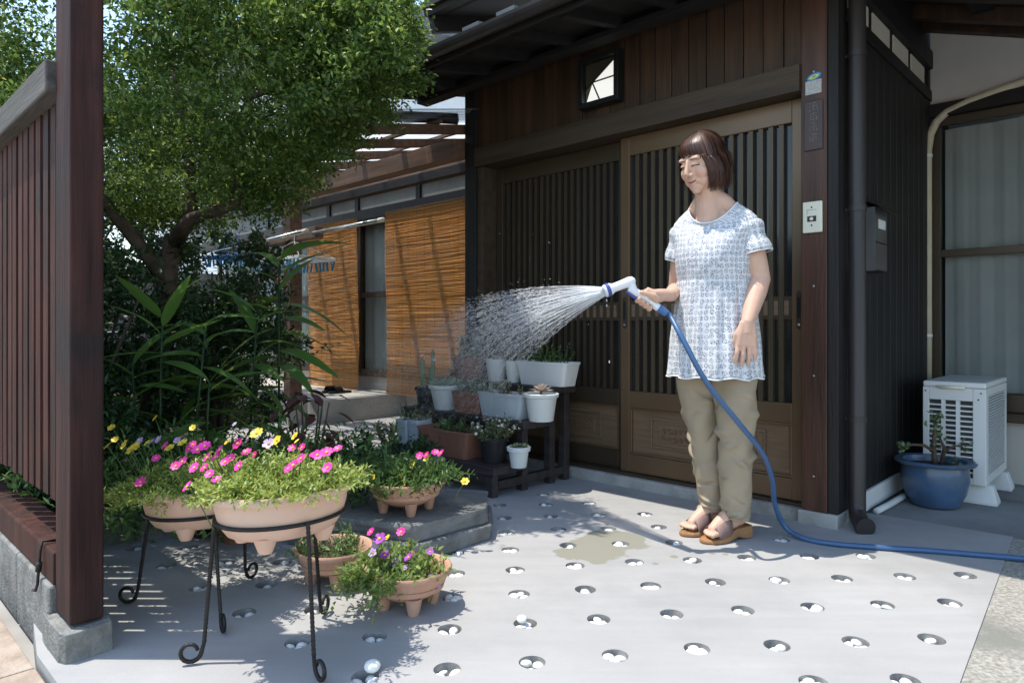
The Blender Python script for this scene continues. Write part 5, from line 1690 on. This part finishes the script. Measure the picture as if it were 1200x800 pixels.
# right hand closed round the nozzle grip
GY = 2.50
ga = Q(739, 338, GY); gb_ = Q(772, 361, GY)
gd = (gb_ - ga).normalized()                          # along the grip, muzzle -> hose
far = Vector((0, 1, 0))
gn = far.cross(gd).normalized()
if gn.z < 0: gn = -gn                                  # palm side, up and right
pc_ = ga.lerp(gb_, .60)
palm = pc_ + gn * .026 + far * .012
sk.tube([WR_, WR_.lerp(palm, .5), palm + gd * .004, palm - gd * .026], [.0245, .024, .023, .017], 14)
sk.tube([WR_.lerp(palm, .6) + gd * .012, pc_ + gd * .028 + gn * .020 + far * .014, pc_ - gd * .03 + gn * .018 + far * .02], [.02, .017, .014], 12)
for k in range(4):
    q = pc_ + gd * (-.030 + .0178 * k) - gn * .001
    s_ = (1.0, 1.06, 1.0, .88)[k]
    pts = [q + gn * .020 + far * .022, q + gn * .006 + far * .027, q - gn * .012 + far * .022, q - gn * .0235 + far * .006, q - gn * .0235 - far * .010, q - gn * .012 - far * .0215 * s_, q - gn * .006 - far * .0225 * s_]
    sk.tube(pts, [.0105, .0092, .0088, .0084, .0080, .0072, .004], 12)
tq = pc_ + gn * .018 - far * .004
sk.tube([tq + gd * .026, tq + gd * .004 - far * .014 + gn * .002, tq - gd * .020 - far * .020 - gn * .004, tq - gd * .040 - far * .020 - gn * .010, tq - gd * .044 - far * .019 - gn * .011], [.016, .0125, .0098, .0085, .004], 12)
# legs and feet
HRp = Vector((.722, 2.675, .62)); HLp = Vector((.842, 2.575, .62))
KR = Vector((.768, 2.705, .36)); KL = Vector((.850, 2.60, .36))
AR = Vector((.806, 2.735, .085)); AL = Vector((.864, 2.637, .085))
for (h, k, a) in ((HRp, KR, AR), (HLp, KL, AL)):
    sk.tube([h, h.lerp(k, .5), k, k.lerp(a, .35), k.lerp(a, .8), a], [.056, .048, .036, .034, .029, .029], 18)
fd = Vector((-.905, -.425, 0)).normalized(); fs = Vector((.425, -.905, 0)).normalized()
feet = []
for (a, toe) in ((AR, G(799, 628)), (AL, G(823, 636.5))):
    heel = Vector((toe.x, toe.y, 0)) - fd * .222
    feet.append((toe, heel))
    hz = .058
    ank = Vector((a.x, a.y, .105))
    sk.tube([heel + fd * .028 + Vector((0, 0, hz + .024)), ank, heel + fd * .10 + Vector((0, 0, .088)), heel + fd * .145 + Vector((0, 0, .062)), heel + fd * .178 + Vector((0, 0, .042))], [.027, .031, .030, .025, .018], 14)
    sk.tube([heel + fd * .03 + Vector((0, 0, hz + .018)), heel + fd * .10 + Vector((0, 0, .060)), heel + fd * .16 + Vector((0, 0, .040)), heel + fd * .185 + Vector((0, 0, .034))], [.026, .027, .026, .018], 14)
    for s in (-1, 1):
        sk.tube([heel + fd * .10 + fs * (s * .012) + Vector((0, 0, .066)), heel + fd * .16 + fs * (s * .022) + Vector((0, 0, .040))], [.020, .014], 12)
    for k in range(5):
        u = (-.030, -.014, .0, .014, .026)[k]
        if a is AL: u = -u
        ln = (.034, .033, .030, .026, .020)[k]; r = (.0105, .0082, .0078, .0074, .007)[k]
        b = heel + fd * (.172 - abs(u) * .12) + fs * u + Vector((0, 0, .036))
        sk.tube([b, b + fd * ln * .6 + Vector((0, 0, .001)), b + fd * ln - Vector((0, 0, .004)), b + fd * (ln + .004) - Vector((0, 0, .005))], [r, r, r * .9, r * .45], 10)
tmp = sk.obj('body_parts', m_skin)
rm = tmp.modifiers.new('r', 'REMESH'); rm.mode = 'VOXEL'; rm.voxel_size = .0024; rm.use_smooth_shade = True
smd = tmp.modifiers.new('s', 'SMOOTH'); smd.factor = .5; smd.iterations = 7
dg = bpy.context.evaluated_depsgraph_get()
bmesh_ = bpy.data.meshes.new_from_object(tmp.evaluated_get(dg))
bmesh_.name = 'body'
bpy.data.objects.remove(tmp, do_unlink=True)
nv = len(bmesh_.vertices)
co = np.empty(nv * 3, np.float32); bmesh_.vertices.foreach_get('co', co); co = co.reshape(-1, 3).astype(float)
HMi = np.array(HM.inverted())
lc = co @ HMi[:3, :3].T + HMi[:3, 3]
col = np.tile(np.array([.60, .375, .27, 1.0]), (nv, 1))
ishead = (np.abs(lc[:, 0]) < .09) & (np.abs(lc[:, 1]) < .13) & (np.abs(lc[:, 2]) < .13)
X_, Y_, Z_ = lc[:, 0], lc[:, 1], lc[:, 2]
ax_ = np.abs(X_)
def put(mask, c, k=1.0):
    col[mask, :3] = col[mask, :3] * (1 - k) + np.array(c) * k
put(ishead & (ax_ > .022) & (ax_ < .055) & (Y_ < -.04) & (Z_ < -.015) & (Z_ > -.05), (.62, .30, .22), .35)
put(ishead & (Y_ < -.073) & (ax_ < .023) & (np.abs(Z_ - (-.0605 + ax_ ** 2 * 14)) < .0085 - ax_ * .25), (.50, .20, .17), .75)
smile = -.0605 + ax_ ** 2 * 14
put(ishead & (Y_ < -.070) & (ax_ < .024) & (np.abs(Z_ - smile) < .0026 - ax_ * .04), (.12, .03, .03), .9)
eyeline = .0035 - (ax_ - .03) ** 2 * 14
put(ishead & (Y_ < -.055) & (ax_ > .014) & (ax_ < .046) & (np.abs(Z_ - eyeline) < .0021), (.03, .018, .014), .95)
brow = .0275 - (ax_ - .026) ** 2 * 6
put(ishead & (Y_ < -.05) & (ax_ > .013) & (ax_ < .047) & (np.abs(Z_ - brow) < .0026), (.12, .065, .04), .75)
ca = bmesh_.color_attributes.new('tint', 'FLOAT_COLOR', 'POINT')
ca.data.foreach_set('color', col.astype(np.float32).ravel())
bmesh_.vertices.foreach_set('co', (co - np.array(PR)).astype(np.float32).ravel())
bmesh_.materials.clear(); bmesh_.materials.append(m_skin)
bmesh_.update()
body = link('body', bmesh_, person)

# ---- hair: bob with fringe, base shell plus strands
m_hair = bpy.data.materials.new('dark_hair'); m_hair.use_nodes = True
nt = m_hair.node_tree; b_ = nt.nodes['Principled BSDF']
ge = nt.nodes.new('ShaderNodeNewGeometry'); rp = nt.nodes.new('ShaderNodeValToRGB')
rp.color_ramp.elements[0].color = (.014, .007, .0055, 1); rp.color_ramp.elements[1].color = (.115, .048, .030, 1)
nt.links.new(ge.outputs['Random Per Island'], rp.inputs[0]); nt.links.new(rp.outputs[0], b_.inputs['Base Color'])
b_.inputs['Roughness'].default_value = .42; b_.inputs['Specular IOR Level'].default_value = .45
EC = np.array([0, .014, .034]); ER_ = np.array([.0770, .101, .087])
def hair_end(ph):
    a = abs(ph)
    if a < .62: return .042 - .014 * (a / .62)
    if a < .95: return .028 + (-.100 - .028) * ((a - .62) / .33)
    return -.105 - .012 * min(1, (a - .95) / 1.2)
def hair_path(ph, jr, je, n=14, tw=0.0):
    """from the crown over the head down to the ends; ph = 0 is the face"""
    ze = hair_end(ph) + je
    pts = []
    crown_ = np.array([0.01, .03, 0])
    dirx, diry = math.sin(ph), -math.cos(ph)
    # polar angle from top until the path either hits ze on the ellipsoid or goes vertical
    for i in range(n + 1):
        t = i / n
        th = t * math.pi * .54
        pz = EC[2] + ER_[2] * jr * math.cos(th)
        k = math.sin(th)
        px_ = EC[0] + ER_[0] * jr * k * dirx
        py_ = EC[1] + ER_[1] * jr * k * diry + .02 * (1 - k)
        if pz < ze: break
        if abs(ph) < 1.0:
            pl = max(0.0, EC[2] + .052 - pz) * .34 * (1 if abs(ph) < .7 else (1.0 - abs(ph)) / .3)
            py_ += pl; px_ *= 1 - pl * 1.2
        pts.append(Vector((px_ + tw * t, py_, pz)))
    if pts[-1].z > ze + .004 and len(pts) > n * .8:
        p0 = pts[-1].copy(); m = 8
        for j in range(1, m + 1):
            t = j / m
            out = .003 * math.sin(t * 2.6) - .050 * max(0, t - .55) * (1 if abs(ph) > .9 else 0)
            pts.append(Vector((p0.x + dirx * out + tw * (1 + t), p0.y + diry * out, p0.z + (ze - p0.z) * t)))
    return pts
hm = MB()
# shell
nph = 96
V = []; F = []
rows = 22
for k in range(nph):
    ph = -math.pi + 2 * math.pi * k / nph
    pth = hair_path(ph, .985, .004, 16)
    # resample to rows
    ds = [0]
    for i in range(1, len(pth)): ds.append(ds[-1] + (pth[i] - pth[i - 1]).length)
    for r_ in range(rows):
        s = ds[-1] * r_ / (rows - 1); i = 1
        while i < len(ds) - 1 and ds[i] < s: i += 1
        q = (s - ds[i - 1]) / max(1e-6, ds[i] - ds[i - 1])
        p = HM @ (pth[i - 1].lerp(pth[i], q)) - PR
        V.append(tuple(p))
for k in range(nph):
    j = (k + 1) % nph
    for r_ in range(rows - 1):
        F.append((k * rows + r_, k * rows + r_ + 1, j * rows + r_ + 1, j * rows + r_))
nV = len(V)
rr = random.Random(4)
for i in range(2600):
    ph = rr.uniform(-math.pi, math.pi)
    if rr.random() < .25: ph = rr.uniform(-1.1, 1.1)
    fr_ = abs(ph) < .75
    jr = rr.uniform(.99, 1.018) if fr_ else rr.uniform(.99, 1.045)
    pth = hair_path(ph, jr, rr.uniform(-.006, .004) if fr_ else rr.uniform(-.018, .014), 22 if fr_ else 12, rr.gauss(0, .006))
    wv = rr.uniform(0, 6)
    w0 = rr.uniform(.0009, .0019)
    b = len(V)
    m = len(pth)
    tang = Vector((math.cos(ph), math.sin(ph), 0))
    for j, p in enumerate(pth):
        t = j / (m - 1)
        p = p + tang * ((.001 if abs(ph) < .75 else .003) * math.sin(wv + t * 5)) + Vector((math.sin(ph), -math.cos(ph), 0)) * ((.0006 if abs(ph) < .75 else .0025) * math.sin(wv * 2 + t * 6))
        ww = w0 * (1 - .75 * t ** 3)
        for e in (-1, 1):
            V.append(tuple(HM @ (p + tang * (e * ww)) - PR))
    for j in range(m - 1):
        F.append((b + 2 * j, b + 2 * j + 1, b + 2 * j + 3, b + 2 * j + 2))
link('hair', np_mesh('hair', V, F, True), person, m_hair)

# ---- tunic
m_tun = bpy.data.materials.new('printed_cotton'); m_tun.use_nodes = True
nt = m_tun.node_tree; b_ = nt.nodes['Principled BSDF']
uv = nt.nodes.new('ShaderNodeUVMap')
def ringpat(scale, r0, r1, rnd):
    vo = nt.nodes.new('ShaderNodeTexVoronoi'); vo.voronoi_dimensions = '2D'
    vo.inputs['Scale'].default_value = scale; vo.inputs['Randomness'].default_value = rnd
    nt.links.new(uv.outputs[0], vo.inputs['Vector'])
    mr = nt.nodes.new('ShaderNodeValToRGB')
    e = mr.color_ramp.elements
    e[0].position = r0 - .05; e[0].color = (0, 0, 0, 1)
    e[1].position = r0; e[1].color = (1, 1, 1, 1)
    a = e.new(r1); a.color = (1, 1, 1, 1)
    c = e.new(r1 + .05); c.color = (0, 0, 0, 1)
    nt.links.new(vo.outputs['Distance'], mr.inputs[0])
    return mr.outputs[0]
r1_ = ringpat(46, .24, .40, .28)
r2_ = ringpat(46, .0, .12, .28)
r3_ = ringpat(130, .10, .30, .9)
ad1 = nt.nodes.new('ShaderNodeMath'); ad1.operation = 'MAXIMUM'; nt.links.new(r1_, ad1.inputs[0]); nt.links.new(r2_, ad1.inputs[1])
ml = nt.nodes.new('ShaderNodeMath'); ml.operation = 'MULTIPLY'; mx3 = nt.nodes.new('ShaderNodeMath'); mx3.operation = 'MAXIMUM'; nt.links.new(r3_, mx3.inputs[0]); mx3.inputs[1].default_value = .35
nt.links.new(ad1.outputs[0], ml.inputs[0]); nt.links.new(mx3.outputs[0], ml.inputs[1])
nz = nt.nodes.new('ShaderNodeTexNoise'); nz.inputs['Scale'].default_value = 22; nt.links.new(uv.outputs[0], nz.inputs['Vector'])
sc_ = nt.nodes.new('ShaderNodeMapRange'); sc_.inputs[1].default_value = .3; sc_.inputs[2].default_value = .6; sc_.inputs[3].default_value = .55; sc_.inputs[4].default_value = 1
nt.links.new(nz.outputs['Fac'], sc_.inputs[0])
m2 = nt.nodes.new('ShaderNodeMath'); m2.operation = 'MULTIPLY'; nt.links.new(ml.outputs[0], m2.inputs[0]); nt.links.new(sc_.outputs[0], m2.inputs[1])
mxc = nt.nodes.new('ShaderNodeMix'); mxc.data_type = 'RGBA'
mxc.inputs[6].default_value = (.62, .63, .64, 1); mxc.inputs[7].default_value = (.055, .07, .11, 1)
nt.links.new(m2.outputs[0], mxc.inputs[0]); nt.links.new(mxc.outputs[2], b_.inputs['Base Color'])
b_.inputs['Roughness'].default_value = .85; b_.inputs['Specular IOR Level'].default_value = .2
nzb = nt.nodes.new('ShaderNodeTexNoise'); nzb.inputs['Scale'].default_value = 14; nt.links.new(tcn.outputs['Object'], nzb.inputs['Vector']) if False else None

def cloth_mesh(name, grids):
    """grids: list of (rings of points, u scale, v list) -> mesh with UVs"""
    V = []; F = []; UV = []
    for (rings, uscale, vofs) in grids:
        b = len(V); n = len(rings[0]); m = len(rings)
        for rg in rings: V += [tuple(Vector(p) - PR) for p in rg]
        vacc = [0.0]
        for i in range(1, m): vacc.append(vacc[-1] + sum((Vector(rings[i][k]) - Vector(rings[i - 1][k])).length for k in range(0, n, 8)) / len(range(0, n, 8)))
        for i in range(m - 1):
            for k in range(n):
                j = (k + 1) % n
                F.append((b + i * n + k, b + i * n + j, b + (i + 1) * n + j, b + (i + 1) * n + k))
                UV += [(uscale * k / n + vofs, vacc[i]), (uscale * (k + 1) / n + vofs, vacc[i]), (uscale * (k + 1) / n + vofs, vacc[i + 1]), (uscale * k / n + vofs, vacc[i + 1])]
    me = np_mesh(name, V, F, True)
    ul = me.uv_layers.new(name='UVMap')
    ul.data.foreach_set('uv', np.array(UV, np.float32).ravel())
    return me
NT = 128
key = [  # z, a(lateral), b(depth), forward shift, front drop, gather amplitude
    (.628, .176, .150, .004, .0, .0065), (.66, .174, .148, .004, .0, .006), (.72, .170, .143, .004, 0, .0055), (.80, .163, .135, .004, 0, .005), (.88, .155, .127, .004, 0, .004), (.95, .147, .120, .005, 0, .003), (.985, .143, .117, .007, 0, .0022), (.995, .141, .114, .009, 0, .001), (1.02, .143, .118, .012, 0, .0015), (1.06, .146, .122, .015, 0, .001), (1.10, .149, .120, .015, 0, .0), (1.14, .154, .110, .013, .0, .0), (1.175, .163, .098, .010, .005, 0), (1.200, .170, .084, .008, .014, 0), (1.226, .160, .073, .009, .026, 0), (1.248, .138, .068, .013, .045, 0), (1.267, .112, .067, .018, .062, 0), (1.280, .093, .066, .021, .076, 0)]
fine = []
for i in range(len(key) - 1):
    st = 3
    for k in range(st):
        t = k / st
        fine.append(tuple(a + (b - a) * t for a, b in zip(key[i], key[i + 1])))
fine.append(key[-1])
rings = []
for (z, a, b, f, dr_, gam) in fine:
    rg = []
    for k in range(NT):
        t = 2 * math.pi * k / NT
        c, s = math.cos(t), math.sin(t)
        gth = gam * (math.sin(t * 17 + 1.3 * math.sin(z * 7)) + .6 * math.sin(t * 29 + 2 * math.sin(z * 5 + 1)))
        fold = 0.0
        if .62 < z < 1.2:
            fold = .0035 * math.sin(t * 5 + z * 22) * math.sin(z * 9 + t)
        k_ = 1 + (gth + fold) / max(a, b)
        p = TC + lx_ * (a * k_ * c) + fx_ * (b * k_ * s + f)
        zz = z - dr_ * max(0, s) ** 1.4 + (.004 * math.sin(t * 9) if z < .64 else 0) - .10 * 0
        rg.append(p + Vector((0, 0, zz)))
    rings.append(rg)
def sleeve(S, E, r0, r1, t1, flare):
    rg = []
    d = (E - S).normalized()
    u = d.cross(Vector((0, 1, 0))).normalized(); w = d.cross(u)
    for i in range(13):
        t = i / 12
        c = S - d * .022 + (E - S) * (t1 * t) + d * .02 * t
        r = r0 + (r1 - r0) * t + (.004 * math.sin(t * 9))
        if i == 0: r *= .72
        if i == 1: r *= .93
        ring = []
        for k in range(48):
            a = 2 * math.pi * k / 48
            q = r * (1 + .05 * math.sin(a * 6 + t * 3) * t + .03 * math.sin(a * 11 + 2))
            ring.append(c + (u * math.cos(a) + w * math.sin(a)) * q)
        rg.append(ring)
    return rg
SL_c = TC + lx_ * .124 + Vector((0, 0, 1.190)); SR_c = TC - lx_ * .124 + Vector((0, 0, 1.190))
sL = sleeve(SL_c, EL, .049, .064, .52, 0)
sR = sleeve(SR_c, ER, .049, .062, .46, 0)
tun = link('tunic', cloth_mesh('tunic', [(rings, 1.05, 0), (sL, .38, 2), (sR, .38, 4)]), person, m_tun)
sol = tun.modifiers.new('solid', 'SOLIDIFY'); sol.thickness = .002; sol.offset = 1
m_cot = M('white_cotton', (.70, .71, .72), .85)
for (nm, q) in (('hem', rings[0]), ('sleeve_hem', sL[-1]), ('sleeve_hem', sR[-1]), ('neck_binding', rings[-1])):
    MB().tube([p - PR for p in q] + [q[0] - PR], .0028, 6, caps=False).obj(nm, m_cot, tun, smooth=True)

# ---- trousers
m_tro = M('khaki_twill', (.335, .275, .195), .85, var=.08, scale=10, bump=.12, bscale=500, spec=.2)
def leg_rings(h, k, a, seed, rt, rk, ra):
    rr2 = random.Random(seed)
    N = 64
    CR = []
    for q in range(30):
        c0 = rr2.choice((rr2.gauss(.52, .07), rr2.gauss(.86, .05), rr2.gauss(.70, .10), rr2.gauss(.30, .08)))
        CR.append((c0, rr2.uniform(0, 6.28), rr2.uniform(-.07, .07), rr2.uniform(.5, 1.2), rr2.uniform(.008, .018), rr2.choice((-1, 1, 1)) * rr2.uniform(.006, .015)))
    pts = [(h + Vector((0, 0, .12)), rt * 1.05), (h, rt), (h.lerp(k, .5), rt * .93), (k, rk), (k.lerp(a, .4), rk * .98), (k.lerp(a, .75), (rk + ra) / 2), (k.lerp(a, .97), ra * 1.03), (a + Vector((0, 0, -.005)), ra * 1.0)]
    out = []
    m = 150
    for i in range(m + 1):
        t = i / m * (len(pts) - 1); j = min(int(t), len(pts) - 2); f = t - j
        f2 = f * f * (3 - 2 * f) if False else f
        c = pts[j][0].lerp(pts[j + 1][0], f2); r = pts[j][1] + (pts[j + 1][1] - pts[j][1]) * f2
        tt = i / m
        ring = []
        for q in range(N):
            ang = 2 * math.pi * q / N
            # creases: diagonal folds round the knee and stacked folds at the hem
            kn = math.exp(-((tt - .52) / .13) ** 2); hm_ = math.exp(-((tt - .86) / .12) ** 2); up = math.exp(-((tt - .25) / .2) ** 2)
            d = .004 * up * math.sin(ang * 3 + tt * 20 + seed) + .0015 * math.sin(ang * 5 + tt * 33)
            for (c0, a0, sl_, wd_, sg, am) in CR:
                da = (ang - a0 + math.pi) % (2 * math.pi) - math.pi
                if abs(da) < wd_:
                    d += am * math.cos(da / wd_ * math.pi / 2) ** 2 * math.exp(-((tt - c0 - sl_ * da) / sg) ** 2)
            ring.append(c + Vector((math.cos(ang), math.sin(ang), .12 * math.cos(ang - 2.2) * 0)) * (r + d) + Vector((0, 0, -.010 * math.cos(ang - R(25)) * max(0, (tt - .9) * 10))))
        out.append(ring)
    return out
tr1 = leg_rings(HRp, KR, AR, 1, .075, .057, .047)
tr2 = leg_rings(HLp, KL, AL, 2, .079, .061, .050)
tro = MB(); tro.loft([[p - PR for p in r] for r in tr1], caps=(False, False)); tro.loft([[p - PR for p in r] for r in tr2], caps=(False, False))
to_ = tro.obj('trousers', m_tro, person, smooth=True)
s2 = to_.modifiers.new('solid', 'SOLIDIFY'); s2.thickness = .002

# ---- sandals
m_sole = M('tan_cork_sole', (.30, .15, .062), .55, var=.18, scale=30)
m_strap = M('mauve_strap', (.20, .125, .11), .6, var=.1)
for i, (toe, heel) in enumerate(feet):
    sd = bpy.data.objects.new('sandal', None)
    mir = 1 if i == 0 else -1
    so_ = MB()
    ol = [(0, .026, .026), (.03, .032, .033), (.08, .031, .034), (.13, .038, .040), (.17, .043, .043), (.20, .037, .034), (.222, .020, .018), (.230, .006, .006)]
    ztop = [.050, .050, .043, .028, .017, .015, .015, .015]
    L_ = []; 
    rings = []
    for lev in (0, 1, 2):
        rg = []
        for (u, wl, wr), zt2 in zip(ol, ztop):
            ww = wr + (.002 if lev == 1 else 0)
            zz = 0.001 if lev == 0 else (zt2 * .5 if lev == 1 else zt2)
            zb = (.012 if .07 < u < .11 else 0) if lev == 0 else 0
            rg.append(heel + fd * (u - .004) + fs * (ww * 1) + Vector((0, 0, zz + zb)))
        for (u, wl, wr), zt2 in list(zip(ol, ztop))[::-1]:
            ww = wl + (.002 if lev == 1 else 0)
            zz = 0.001 if lev == 0 else (zt2 * .5 if lev == 1 else zt2)
            zb = (.012 if .07 < u < .11 else 0) if lev == 0 else 0
            rg.append(heel + fd * (u - .004) - fs * ww + Vector((0, 0, zz + zb)))
        rings.append(rg)
    so_.loft([[p - PR for p in r] for r in rings])
    so_o = so_.obj('sandal', m_sole, person, bevel=.003)
    # wide strap over the instep
    st_ = MB(); nn = 15; R2 = []
    for (u, hgt, wd) in ((.105, .112, .038), (.125, .094, .041), (.148, .078, .043), (.165, .064, .0445), (.176, .057, .044)):
        R2.append([heel + fd * u + fs * (wd * math.cos(t)) + Vector((0, 0, .022 + (hgt - .022) * (math.sin(t) ** .75 if math.sin(t) > 0 else 0))) for t in [math.pi * k / (nn - 1) for k in range(nn)]])
    for rg in R2: st_.v += [p - PR for p in rg]
    for a in range(len(R2) - 1):
        for b in range(nn - 1):
            q = a * nn + b; st_.f.append((q, q + 1, q + nn + 1, q + nn))
    sto = st_.obj('strap', m_strap, so_o, smooth=True)
    sm_ = sto.modifiers.new('solid', 'SOLIDIFY'); sm_.thickness = .0022

# ================================================================== HOSE with spray gun
hose = T('garden_hose', 'blue garden hose with white spray gun trailing over the paving', 'hose', G(950, 633))
HO = Vector(hose.location)
def bez(pts, n=10):
    out = []
    P = [Vector(p) for p in pts]
    for i in range(len(P) - 1):
        p0 = P[max(0, i - 1)]; p1 = P[i]; p2 = P[i + 1]; p3 = P[min(len(P) - 1, i + 2)]
        for k in range(n):
            t = k / n
            out.append(.5 * ((2 * p1) + (-p0 + p2) * t + (2 * p0 - 5 * p1 + 4 * p2 - p3) * t * t + (-p0 + 3 * p1 - 3 * p2 + p3) * t ** 3))
    out.append(P[-1])
    return out
def GR(x, y): return G(x, y, .0105)
hpts = [gb_ + gd * .012, gb_ + gd * .05, Q(800, 397, 2.43), Q(828, 448, 2.40), Q(866, 496, 2.43), Q(893, 530, 2.50), Q(905, 562, 2.57), Q(908, 590, 2.63), Q(920, 617, 2.66), GR(944, 631), GR(978, 637), GR(1030, 641), GR(1090, 645), GR(1150, 650), GR(1210, 655), GR(1400, 672), GR(1700, 700)]
MB().tube([p - HO for p in bez(hpts, 10)], .0098, 14).obj('tube', m_blue, hose, smooth=True)
gun = MB()
gun.tube([p - HO for p in (ga - gd * .006, ga + gd * .02, gb_ - gd * .02, gb_ + gd * .006)], [.0165, .0150, .0140, .0150], 16)
h0 = Q(709, 341, GY - .012); h1 = Q(741, 329, GY)
hd = (h1 - h0).normalized()
gun.tube([p - HO for p in (h0, h0 + hd * .022, h0 + hd * .034, h0 + hd * .06, h1 - hd * .012, h1 + hd * .002, h1 + hd * .010)], [.0235, .0225, .0165, .0168, .0190, .0165, .008], 20)
gun.tube([p - HO for p in (h1 - hd * .010, ga + gd * .012)], [.0170, .0160], 14)
go = gun.obj('spray_gun', m_gunwhite, hose, smooth=True, auto=50)
MB().tube([p - HO for p in (h0 + hd * .004, h0 + hd * .017)], .0255, 22).obj('dial_ring', m_navy, go, smooth=True, auto=40)
MB().tube([p - HO for p in (h0 - hd * .004, h0 + hd * .002)], [.0205, .0225], 22).obj('rose', m_gunwhite, go, smooth=True, auto=40)
MB().beam(ga - gn * .018 - HO - gd * .008, ga.lerp(gb_, .62) - gn * .0195 - HO, .017, .011, up=gn).obj('trigger', m_navy, go, bevel=.004)
MB().tube([p - HO for p in (gb_ - gd * .002, gb_ + gd * .034)], [.0165, .0135], 16).obj('coupling', M('blue_coupling', (.06, .14, .33), .35), go, smooth=True, auto=40)

# ================================================================== WATER
m_water = bpy.data.materials.new('water_drop'); m_water.use_nodes = True
nt = m_water.node_tree; b_ = nt.nodes['Principled BSDF']
b_.inputs['Base Color'].default_value = (.93, .95, .97, 1); b_.inputs['Roughness'].default_value = .05
b_.inputs['Specular IOR Level'].default_value = .8
tl2 = nt.nodes.new('ShaderNodeBsdfTranslucent'); tl2.inputs[0].default_value = (.95, .97, 1, 1)
tp2 = nt.nodes.new('ShaderNodeBsdfTransparent')
m1 = nt.nodes.new('ShaderNodeMixShader'); m1.inputs[0].default_value = .5
nt.links.new(b_.outputs[0], m1.inputs[1]); nt.links.new(tl2.outputs[0], m1.inputs[2])
m3 = nt.nodes.new('ShaderNodeMixShader'); m3.inputs[0].default_value = .3
nt.links.new(m1.outputs[0], m3.inputs[1]); nt.links.new(tp2.outputs[0], m3.inputs[2])
nt.links.new(m3.outputs[0], nt.nodes['Material Output'].inputs[0])
rr = random.Random(21)
sp = MB()
muzz = h0 - hd * .006
axis = (-hd).normalized()
def drop(p, d, L, r):
    d = d.normalized()
    u = d.cross(Vector((0, 0, 1))).normalized(); w = d.cross(u)
    b = len(sp.v)
    sp.v.append(p - d * L * .5)
    for k in range(4):
        a = math.pi * .5 * k
        sp.v.append(p + d * L * .15 + (u * math.cos(a) + w * math.sin(a)) * r)
    sp.v.append(p + d * L * .5)
    for k in range(4):
        j = (k + 1) % 4
        sp.f.append((b, b + 1 + j, b + 1 + k)); sp.f.append((b + 5, b + 1 + k, b + 1 + j))
g9 = Vector((0, 0, -9.8))
# aim: the middle of the fan reaches the upper shelf pots
aim = H(-2.0, -.38, .47)
def launch(tgt, T_):
    return (tgt - muzz - g9 * (.5 * T_ * T_)) / T_
JETS = 120
for j in range(JETS):
    ang = 6.2832 * j * .618; q = math.sqrt((j + .5) / JETS)
    tgt = aim + H(1, 0, 0).xyz * 0 + Vector((SX, SY, 0)) * (q * math.cos(ang) * .50) + Vector((0, 0, 1)) * (q * math.sin(ang) * .35 + .0)
    T_ = .25
    v = launch(tgt, T_)
    side = v.cross(Vector((0, 0, 1))).normalized(); upv = side.cross(v).normalized()
    s0 = muzz + (side * math.cos(ang) + upv * math.sin(ang)) * (.017 * q)
    # continuous thread near the rose
    Lc = rr.uniform(.04, .085)
    sp.tube([s0 + v * t + g9 * (.5 * t * t) for t in [Lc * k / 6 for k in range(7)]], [.0008 * (1 - .4 * k / 6) for k in range(7)], 4, caps=False)
    # broken drops
    t = Lc
    while t < T_ * 1.22:
        t += rr.expovariate(1 / .00085)
        spread = .002 + .022 * (t / T_) ** 1.6
        p = s0 + v * t + g9 * (.5 * t * t) + Vector((rr.gauss(0, 1), rr.gauss(0, 1), rr.gauss(0, 1))) * spread * .6
        d = v + g9 * t
        if p.z < .12: break
        sz = rr.random() ** 2
        drop(p, d, .010 + .028 * rr.random(), .0003 + .00065 * sz)
for k in range(260):
    t = rr.uniform(.04, .30)
    v = launch(aim + Vector((rr.gauss(0, .38), rr.gauss(0, .38), rr.gauss(.10, .28))), .26)
    p = muzz + v * t + g9 * (.5 * t * t)
    if p.z > .2: drop(p, v + g9 * t, .006 + .012 * rr.random(), .0004 + .0006 * rr.random())
spo = sp.mesh('water_spray', off=muzz)
so2 = link('water_spray', spo, None, m_water, loc=muzz)
stuff(so2)
tag(so2, 'fan of water jets and drops spraying from the nozzle onto the pots', 'water spray')
for (x, y) in ((711, 352), (711, 358), (714, 424)):
    d_ = MB(); d_.lathe([(.0004, .006), (.0018, .002), (.0024, -.001), (.0018, -.0035), (.0004, -.0045)], 10)
    o = d_.obj('water_drop', m_water, loc=Q(x, y, GY - .01), smooth=True)
    tag(o, 'single falling drop of water below the spray nozzle', 'water drop', 'drops falling from the nozzle')
